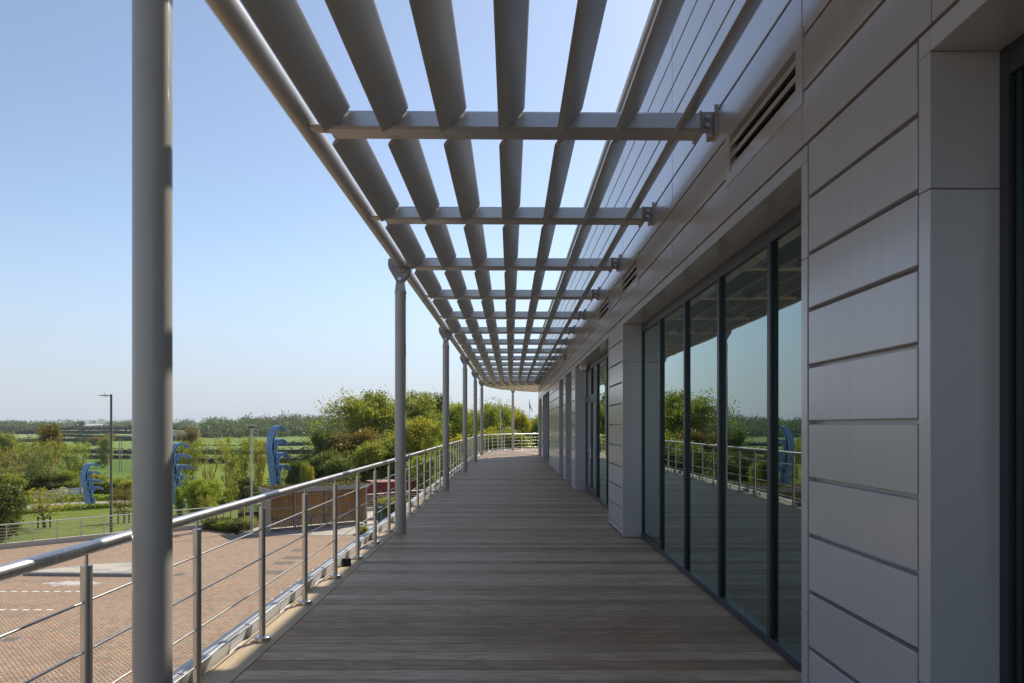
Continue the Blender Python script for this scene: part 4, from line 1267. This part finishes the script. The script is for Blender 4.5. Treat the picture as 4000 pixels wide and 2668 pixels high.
mb = MB(); mb.tube([FP(0, 0, GROUND + 1.22), FP(FL, 0, GROUND + 1.22)], .036, 12); mb.build('handrail', M['rail_sunlit'], fen, fo, ang=60)
for z in (.40, .555, .71, .865, 1.02):
    mb = MB(); mb.tube([FP(0, 0, GROUND + z), FP(FL, 0, GROUND + z)], .015, 6); mb.build('bar', M['rail_sunlit'], fen, fo, ang=60)

# ------------------------------------------------------------------ bike shelter
SD = Vector((-10.4 + 15.2, 45.1 - 41.4)); SLEN = SD.length; srz = math.atan2(SD.y, SD.x)
sh = thing('bike_shelter', 'timber slatted bike shelter with a planted green roof', 'bike shelter', (-15.2, 41.4, GROUND), srz)
DEP = 1.66; HT = 2.34
for i in range(4):
    x = SLEN * i / 3
    mb = MB(); mb.box(x - .05, x + .05, -.16, -.06, 0, HT); mb.build('post', M['galv'], sh, smooth=False)
for x in (-.03, SLEN + .03):
    mb = MB(); mb.box(x - .05, x + .05, -DEP - .05, -DEP + .05, 0, HT); mb.build('post', M['galv'], sh, smooth=False)
mb = MB()
x = 0.0
while x < SLEN:
    mb.box(x, x + .105, -.035, -.012, .06, HT - .04); x += .119
mb.build('back_wall', M['larch'], sh, smooth=False)
mb = MB(); y = 0.0
while y < DEP - .05:
    mb.box(-.02, .012, -y - .045, -y, .04, HT - .02); y += .052
mb.build('end_wall', M['batten'], sh, smooth=False)
mb = MB(); y = 0.02
while y < DEP - .05:
    mb.box(SLEN - .012, SLEN + .012, -y - .105, -y, .06, HT - .04); y += .119
mb.build('end_wall', M['larch'], sh, smooth=False)
for z in (.45, 1.2, 2.0):
    mb = MB(); mb.box(0, SLEN, -.06, -.04, z, z + .07); mb.build('wall_rail', M['galv'], sh, smooth=False)
mb = MB(); zt = HT
mb.box(-.12, SLEN + .12, -DEP - .2, -DEP - .14, zt, zt + .25); mb.box(-.12, SLEN + .12, .10, .16, zt, zt + .25)
mb.box(-.12, -.06, -DEP - .14, .10, zt, zt + .25); mb.box(SLEN + .06, SLEN + .12, -DEP - .14, .10, zt, zt + .25)
mb.build('roof_edge', M['galv'], sh, smooth=False)
mb = MB(); mb.box(-.06, SLEN + .06, -DEP - .14, .10, zt + .04, zt + .22); mb.build('roof', M['mulch'], sh, smooth=False)
rng = np.random.default_rng(77)
c = np.stack([rng.uniform(-.05, SLEN + .05, 9000), rng.uniform(-DEP - .12, .08, 9000), zt + .22 + np.abs(rng.normal(size=9000)) * .07], 1)
me = leaves('roof_planting', c, .075, M['leaf_sed'], rng); o = bpy.data.objects.new('roof_planting', me); COL.objects.link(o); o.parent = sh
# cycle stands in the shelter
SLAB = ['first', 'second', 'third', 'fourth', 'fifth', 'sixth', 'seventh']
cs, sn = math.cos(srz), math.sin(srz)
st0 = None
for i in range(7):
    lx, ly = .62 + i * .80, -.95
    wx, wy = -15.2 + lx * cs - ly * sn, 41.4 + lx * sn + ly * cs
    lab = 'steel hoop cycle stand, %s from the left inside the bike shelter' % SLAB[i]
    if st0 is None:
        mb = MB(); pts = [(0, -.33, 0), (0, -.33, .55)]
        for k in range(1, 8):
            a = math.pi * k / 8; pts.append((0, -.33 * math.cos(a), .55 + .22 * math.sin(a)))
        pts += [(0, .33, .55), (0, .33, 0)]
        mb.tube(pts, .024, 10); st0 = mb.build('cycle_stand', M['galv'], ang=60); q = st0
    else:
        q = st0.copy(); COL.objects.link(q)
    q.location = (wx, wy, GROUND); q.rotation_euler = (0, 0, srz + R(35)); tag(q, lab, 'cycle stand', 'hoops in the bike shelter')
# repair stand
rs = thing('repair_stand', 'dark green bike repair stand beside the shelter', 'repair stand', (-8.55, 44.3, GROUND), R(15))
mb = MB(); mb.box(-.17, .17, -.12, .12, 0, 1.15, .02); mb.build('body', M['green_box'], rs, smooth=False)
mb = MB(); mb.box(-.15, .15, -.135, -.12, 1.0, 1.13); mb.build('label_plate', M['sign_back'], rs, smooth=False)
mb = MB(); mb.box(-.21, .27, -.10, .08, 1.18, 1.24, .015); mb.box(-.05, .05, -.05, .05, 1.15, 1.18); mb.build('hanger_arm', M['green_box'], rs, smooth=False)
mb = MB(); mb.box(.20, .32, -.09, .09, 0, .62, .015); mb.build('pump', M['green_box'], rs, smooth=False)
mb = MB(); mb.tube([(.05, -.14, .7), (.09, -.16, .45), (.03, -.16, .2), (.1, -.15, .1)], .012, 6); mb.build('hose', M['silver'], rs)
# red container
ct = thing('shipping_container', 'red corrugated steel container behind the court railing', 'container', (-11.4, 56.5, terr(-11.4, 56.5)), R(28))
zc = -3.0 - terr(-11.4, 56.5)
def corr(mb, x0, x1, y, z0, z1, d):
    pts = []; x = x0
    while x < x1:
        pts += [(x, y), (x + .06, y), (x + .09, y + d), (x + .15, y + d)]; x += .18
    pts.append((x1, y))
    vs = [(a, b, z) for z in (z0, z1) for a, b in pts]; n = len(pts)
    mb.add(vs, [(i, i + 1, n + i + 1, n + i) for i in range(n - 1)])
mb = MB(); corr(mb, .1, 5.9, .02, -.5, zc - .08, .05); corr(mb, .1, 5.9, 2.42, -.5, zc - .08, -.05); mb.build('side_panel', M['red'], ct, smooth=False, fix=False)
mb = MB(); mb.box(.02, .06, .06, 2.38, -.5, zc - .06); mb.box(5.94, 5.98, .06, 2.38, -.5, zc - .06); mb.build('end_panel', M['red'], ct, smooth=False)
mb = MB(); mb.box(0, 6, 0, 2.44, zc - .06, zc); mb.build('roof', M['red_roof'], ct, smooth=False)
mb = MB()
for x in (0, 5.9):
    for y in (-.005, 2.35): mb.box(x, x + .1, y, y + .095, -.5, zc - .06)
mb.build('corner_post', M['red'], ct, smooth=False)

# ------------------------------------------------------------------ blue wave sculptures
HOOK = [(612, 400), (585, 362), (540, 332), (480, 318), (420, 335), (370, 385), (330, 450), (300, 540), (288, 630), (295, 720), (315, 790), (340, 850), (365, 890), (395, 912), (425, 895), (438, 850), (425, 800), (395, 740), (365, 670), (350, 600), (348, 530), (362, 460), (395, 392), (440, 354), (490, 340)]
SPINE = [(325, 800), (330, 880), (345, 960), (360, 1040), (370, 1100), (378, 1160), (390, 1230), (402, 1300), (428, 1392)]
SPINE2 = [(470, 1100), (492, 1190), (494, 1240), (478, 1285), (486, 1320), (515, 1392)]
def sculpture(xb, yb, Y, ytop, label, wide=1.0, width=.85, rot=25):
    X = (xb - 1175.5) * Y / 1567.0; z0 = terr(X, Y) - .05
    if yb: z0 = EYE + (978 - yb) * Y / 1567.0
    H = EYE + (978 - ytop) * Y / 1567.0 - z0
    view = math.atan2(Y, X); rz = view - R(90) + R(rot)
    r = thing('wave_sculpture', label, 'sculpture', (X, Y, z0), rz, 'blue wave sculptures')
    k = H / 1075.0; kx = k * wide
    def ribbon(pts, name):
        P = [Vector(((a - 400) * kx, (1392 - b) * k)) for a, b in pts]
        P = spline([(p.x, p.y) for p in P], .06); n = len(P); th = .022
        vs = []
        for i, p in enumerate(P):
            t = (P[min(i + 1, n - 1)] - P[max(i - 1, 0)]).normalized(); nn = Vector((-t.y, t.x)) * th
            for yy in (0, width):
                for sgn in (-1, 1): vs.append((p.x + nn.x * sgn, yy, p.y + nn.y * sgn))
        mb = MB(); o_ = 0
        big, edge = [], []
        for i in range(n - 1):
            a, b = i * 4, i * 4 + 4
            big += [(a, b, b + 2, a + 2), (a + 1, a + 3, b + 3, b + 1)]; edge += [(a, a + 1, b + 1, b), (a + 2, b + 2, b + 3, a + 3)]
        edge += [(0, 2, 3, 1), (n * 4 - 4, n * 4 - 3, n * 4 - 1, n * 4 - 2)]
        mb.add(vs, big, 0); mb.f += [list(f) for f in edge]; mb.fm += [1] * len(edge)
        mb.build(name, [M['blue'], M['blue_edge']], r, ang=50)
    for dx, dy in ((0, 0), (37, 192), (78, 385), (103, 562)): ribbon([(a + dx, b + dy) for a, b in HOOK], 'wave_ribbon')
    ribbon(SPINE, 'spine_ribbon'); ribbon(SPINE2, 'spine_ribbon')
    return r
p = ray(207, 1166)
sculpture(207, 1168, p.y, 1064, 'smallest blue wave sculpture, standing at the road edge left of the lamp post', 1.0, .85, 25)
sculpture(408, 1160, 58, 1017, 'middle blue wave sculpture half hidden behind the nearest column', 1.0, .95, 25)
sculpture(636, 1150, 62, 977, 'tallest blue wave sculpture, rising behind the bike shelter roof', .68, 1.2, 25)

# ------------------------------------------------------------------ lamps, mast, flags, signs
def lamp(xv, Y, ytop, label, side=-1, w=.062, mat='lamp_green', arm=.75, group=None, head=True, zb=None):
    X = (xv - 1175.5) * Y / 1567.0; zb = terr(X, Y) if zb is None else zb; H = EYE + (978 - ytop) * Y / 1567.0 - zb
    r = thing('street_lamp', label, 'street lamp', (X, Y, zb), 0, group)
    mb = MB(); mb.tube([(0, 0, 0), (0, 0, 1.3), (0, 0, 1.32), (0, 0, H)], [w * 1.25, w * 1.25, w, w * .9], 14); mb.build('pole', M[mat], r, ang=40)
    if head:
        mb = MB(); mb.tube([(0, 0, H - .08), (side * arm * .45, 0, H - .06)], .025, 8); mb.build('arm', M[mat], r)
        mb = MB(); mb.prism([(side * arm * .35, H - .09), (side * arm * .5, H - .13), (side * arm, H - .09), (side * arm * 1.02, H - .07), (side * arm * .5, H - .02), (side * arm * .35, H - .03)], 1, -.13, .13); hd = mb.build('lamp_head', M['silver'], r, smooth=False)
        mb = MB(); mb.cyl(side * arm * .5, 0, H - .03, H + .07, .03, 10); mb.build('photocell', M['white_pl'], hd)
    return r
lamp(255.5, 40.5, 905, 'dark lamp post with flat lantern on the lawn left of the nearest column', -1, .068, 'lamp_green', .72)
lamp(752.5, 75, 979, 'grey lamp post at the left edge of the big grove', -1, .07, 'lamp_green', 1.0)
lamp(1121, 74, 951, 'long armed lamp post left of the blue flag', -1, .09, 'lamp_green', 1.35)
lamp(1008.5, 70, 961, 'thin grey lamp post before the weeping tree', -1, .05, 'lamp_green', .5)
lamp(942, 72, 1035, 'short grey lamp post right of the second column', -1, .05, 'galv', .6)
# curved arm lamp
r = thing('street_lamp', 'pale lamp with a curved arm beside the blue flag pole', 'street lamp', (-.90, 60, terr(-.9, 60)), 0)
H = EYE + (978 - 982) * 60 / 1567.0 - terr(-.9, 60)
mb = MB(); mb.tube([(0, 0, 0), (0, 0, H - .3)], .06, 12); mb.build('pole', M['galv'], r)
mb = MB(); mb.tube([(0, 0, H - .3), (.03, 0, H - .12), (.12, 0, H - .03), (.3, 0, H)], .045, 10); mb.build('arm', M['galv'], r)
mb = MB(); mb.prism([(.28, H - .05), (.95, H - .08), (.97, H - .05), (.6, H + .05), (.28, H + .05)], 1, -.11, .11); mb.build('lamp_head', M['silver'], r, smooth=False)
# silver mast with bird spikes
r = thing('camera_mast', 'slim silver mast with spiked cap in the planting bed', 'mast', (-15.68, 41.1, GROUND), 0)
H = EYE + (978 - 978) * 41.1 / 1567.0 - GROUND
mb = MB(); mb.tube([(0, 0, 0), (0, 0, 1.4), (0, 0, 1.5), (0, 0, H)], [.10, .10, .058, .052], 16); mb.build('pole', M['silver'], r, ang=40)
mb = MB(); mb.prism([(-.06, H - .12), (.06, H - .12), (.24, H), (-.24, H)], 1, -.1, .1); cp = mb.build('cap', M['iron'], r, smooth=False)
mb = MB()
for i in range(9): mb.tube([(-.25 + i * .07, 0, H), (-.27 + i * .07 + (.03 if i % 2 else -.03), 0, H + .1)], .006, 5)
mb.box(-.27, .37, -.03, .03, H, H + .012); mb.build('bird_spikes', M['galv'], cp)
# flags
def flag(xv, Y, ytop, label, fm, wid, ln, zp=.06):
    X = (xv - 1175.5) * Y / 1567.0; zb = terr(X, Y); H = EYE + (978 - ytop) * Y / 1567.0 - zb
    r = thing('flag_pole', label, 'flag', (X, Y, zb), 0, 'flag poles beyond the terrace')
    mb = MB(); mb.tube([(0, 0, 0), (0, 0, H)], [zp * 1.2, zp * .6], 12); mb.tube([(0, 0, H), (0, 0, H + .1)], [.05, .03], 8); mb.build('pole', M['white_pl'], r)
    nu, nv = 10, 14; vs = []
    for j in range(nv + 1):
        for i in range(nu + 1):
            u, v = i / nu, j / nv
            top = H - .1 - v * ln * .55
            x = u * wid * (0.25 + .75 * v) ; z = top - u * ln * .45
            vs.append((x + .03, .09 * math.sin(u * 9 + v * 3) * u, z))
    fs = [(j * (nu + 1) + i, j * (nu + 1) + i + 1, (j + 1) * (nu + 1) + i + 1, (j + 1) * (nu + 1) + i) for j in range(nv) for i in range(nu)]
    mb = MB(); mb.add(vs, fs); mb.build('flag_cloth', M[fm], r, ang=90, fix=False)
flag(1148.7, 70, 927, 'white pole with a drooping blue flag behind the end railing', 'flag_blue', .30, 1.8)
flag(1215.3, 80, 918, 'white pole with a green flag beside the building corner', 'flag_green', .42, 1.4, .05)
# road signs seen from behind
def sign(x0, x1, yt, yb, ybase, label, dy=0.0):
    p = ray((x0 + x1) / 2, ybase); Y = p.y
    a = px(x0, yt, Y); b = px(x1, yb, Y)
    r = thing('road_sign', label, 'road sign', (p.x, Y, p.z), 0, 'road signs seen from behind')
    w = b[0] - a[0]; t = a[2] - p.z; bt = b[2] - p.z
    mb = MB(); mb.prism([(-w / 2, bt - dy), (w / 2, bt + dy), (w / 2, t + dy), (-w / 2, t - dy)], 1, -.02, .02); mb.build('sign_board', M['sign_face'], r, smooth=False)
    mb = MB()
    for f in (.18, .8):
        z = bt + (t - bt) * f; mb.prism([(-w / 2, z - .04 - dy), (w / 2, z - .04 + dy), (w / 2, z + .04 + dy), (-w / 2, z + .04 - dy)], 1, -.06, -.021)
    mb.build('rail', M['sign_back'], r, smooth=False)
    for s in (-.33, .36):
        mb = MB(); mb.tube([(w * s, -.1, 0), (w * s, -.1, t + .05)], .045, 10); mb.build('post', M['galv'], r)
sign(80, 137, 1126, 1145, 1174, 'long white road sign seen from behind, left of the round sign', .12)
sign(155, 190, 1120, 1134, 1168, 'shorter grey road sign seen from behind, beside the smallest sculpture', .05)
p = ray(145.5, 1171); Y = p.y
r = thing('round_sign', 'round road sign seen from behind between two long signs', 'road sign', (p.x, Y, p.z), 0)
zc_ = EYE + (978 - 1129) * Y / 1567.0 - p.z
mb = MB(); mb.tube([(0, 0, zc_), (0, .02, zc_)], .40, 28); mb.build('sign_board', M['sign_face'], r, ang=40)
mb = MB(); mb.tube([(0, -.06, 0), (0, -.06, zc_ + .45)], .045, 10); mb.build('post', M['galv'], r)
for i, (xv, yb, lab) in enumerate([(60.5, 1178, 'leftmost of three small grey marker posts at the road edge'), (75.5, 1177, 'middle of three small grey marker posts at the road edge'), (97, 1175, 'rightmost of three small grey marker posts at the road edge')]):
    p = ray(xv, yb); mb = MB(); mb.box(-.06, .06, -.04, .04, 0, .52, .01); mb.box(-.05, .05, -.046, -.040, .38, .46)
    o = mb.build('marker_post', M['galv'], smooth=False); o.location = p; tag(o, lab, 'marker post', 'marker posts by the road')
# traffic light and a warning sign by the grove
p = px(800.5, 1100, 62); zt_ = terr(p[0], 62)
r = thing('traffic_light', 'black traffic signal seen above the shelter roof', 'traffic light', (p[0], 62, zt_), 0)
H = EYE + (978 - 1079) * 62 / 1567.0 - zt_
mb = MB(); mb.cyl(0, 0, 0, H, .055, 10); mb.build('pole', M['galv'], r)
mb = MB(); mb.box(-.17, .17, -.22, -.06, H - .95, H, .02); mb.build('signal_head', M['black'], r, smooth=False)
# field poles
for i, (xv, yt, Y, lab) in enumerate([(274.5, 1007, 190, 'left of two timber poles in the field right of the lamp post'), (279.5, 1007, 190, 'right of two timber poles in the field right of the lamp post'), (23.3, 991, 160, 'left of two timber poles before the rounded field tree'), (31.3, 991, 165, 'right of two timber poles before the rounded field tree')]):
    X = (xv - 1175.5) * Y / 1567.0; z = terr(X, Y); H = EYE + (978 - yt) * Y / 1567.0 - z
    mb = MB(); mb.cyl(0, 0, 0, H, .14, 8, .10); mb.tube([(-.5, 0, H - .5), (.5, 0, H - .5)], .05, 6); o = mb.build('field_pole', M['bark_pale']); o.location = (X, Y, z); tag(o, lab, 'pole', 'timber poles in the fields')
# barn and farmhouse far off
def barn(xv, Y, w, h, d, wall, roof, label, name):
    X = (xv - 1175.5) * Y / 1567.0; z = terr(X, Y)
    r = thing(name, label, 'building', (X, Y, z), R(12))
    mb = MB(); mb.box(-w / 2, w / 2, -d / 2, d / 2, -1, h); mb.build('wall', M[wall], r, smooth=False)
    mb = MB(); mb.prism([(-d / 2 - .4, h), (d / 2 + .4, h), (0, h + d * .28)], 0, -w / 2 - .3, w / 2 + .3); mb.build('roof', M[roof], r, smooth=False)
    mb = MB()
    for i in range(4): mb.box(-w * .4 + i * w * .24, -w * .4 + i * w * .24 + w * .1, -d / 2 - .05, -d / 2 + .02, h * .25, h * .7)
    mb.build('door', M['dark'], r, smooth=False)
barn(424, 470, 18, 4, 9, 'barn', 'slate', 'grey farm barn on the far slope right of the nearest column', 'farm_barn')
barn(207, 830, 26, 5, 9, 'house_white', 'house_white', 'low white farm building on the far left horizon', 'farm_building')
# timber fence behind the grove shrubs
a, b = ray(600, 1113), ray(740, 1110)
r = thing('field_fence', 'low dark timber fence behind the tallest sculpture', 'fence', a)
d = b - a; n = 9
for i in range(n + 1):
    q = a + d * i / n; mb = MB(); mb.box(q.x - .06, q.x + .06, q.y - .06, q.y + .06, terr(q.x, q.y) - .1, terr(q.x, q.y) + 1.15); mb.build('post', M['stake_dark'], r, a, smooth=False)
for z in (.5, .95):
    mb = MB(); mb.tube([(a + d * i / n + Vector((0, -.08, 0))).to_tuple()[:2] + (terr((a + d * i / n).x, (a + d * i / n).y) + z,) for i in range(n + 1)], .05, 6); mb.build('rail', M['stake_dark'], r, a)

# ------------------------------------------------------------------ thin summer haze
def haze(density=0.00013):
    m = bpy.data.materials.new('haze'); m.use_nodes = True; nt = m.node_tree; nt.nodes.clear()
    out = nt.nodes.new("ShaderNodeOutputMaterial"); v = nt.nodes.new("ShaderNodeVolumePrincipled")
    v.inputs['Color'].default_value = (0.86, 0.91, 1.0, 1); v.inputs['Density'].default_value = density
    v.inputs['Anisotropy'].default_value = 0.0
    nt.links.new(v.outputs[0], out.inputs['Volume'])
    mb = MB(); mb.box(-2150, 2150, -55, 1800, -20, 26)
    o = mb.build('haze', m, smooth=False); o['kind'] = 'stuff'; o.display_type = 'WIRE'
haze()
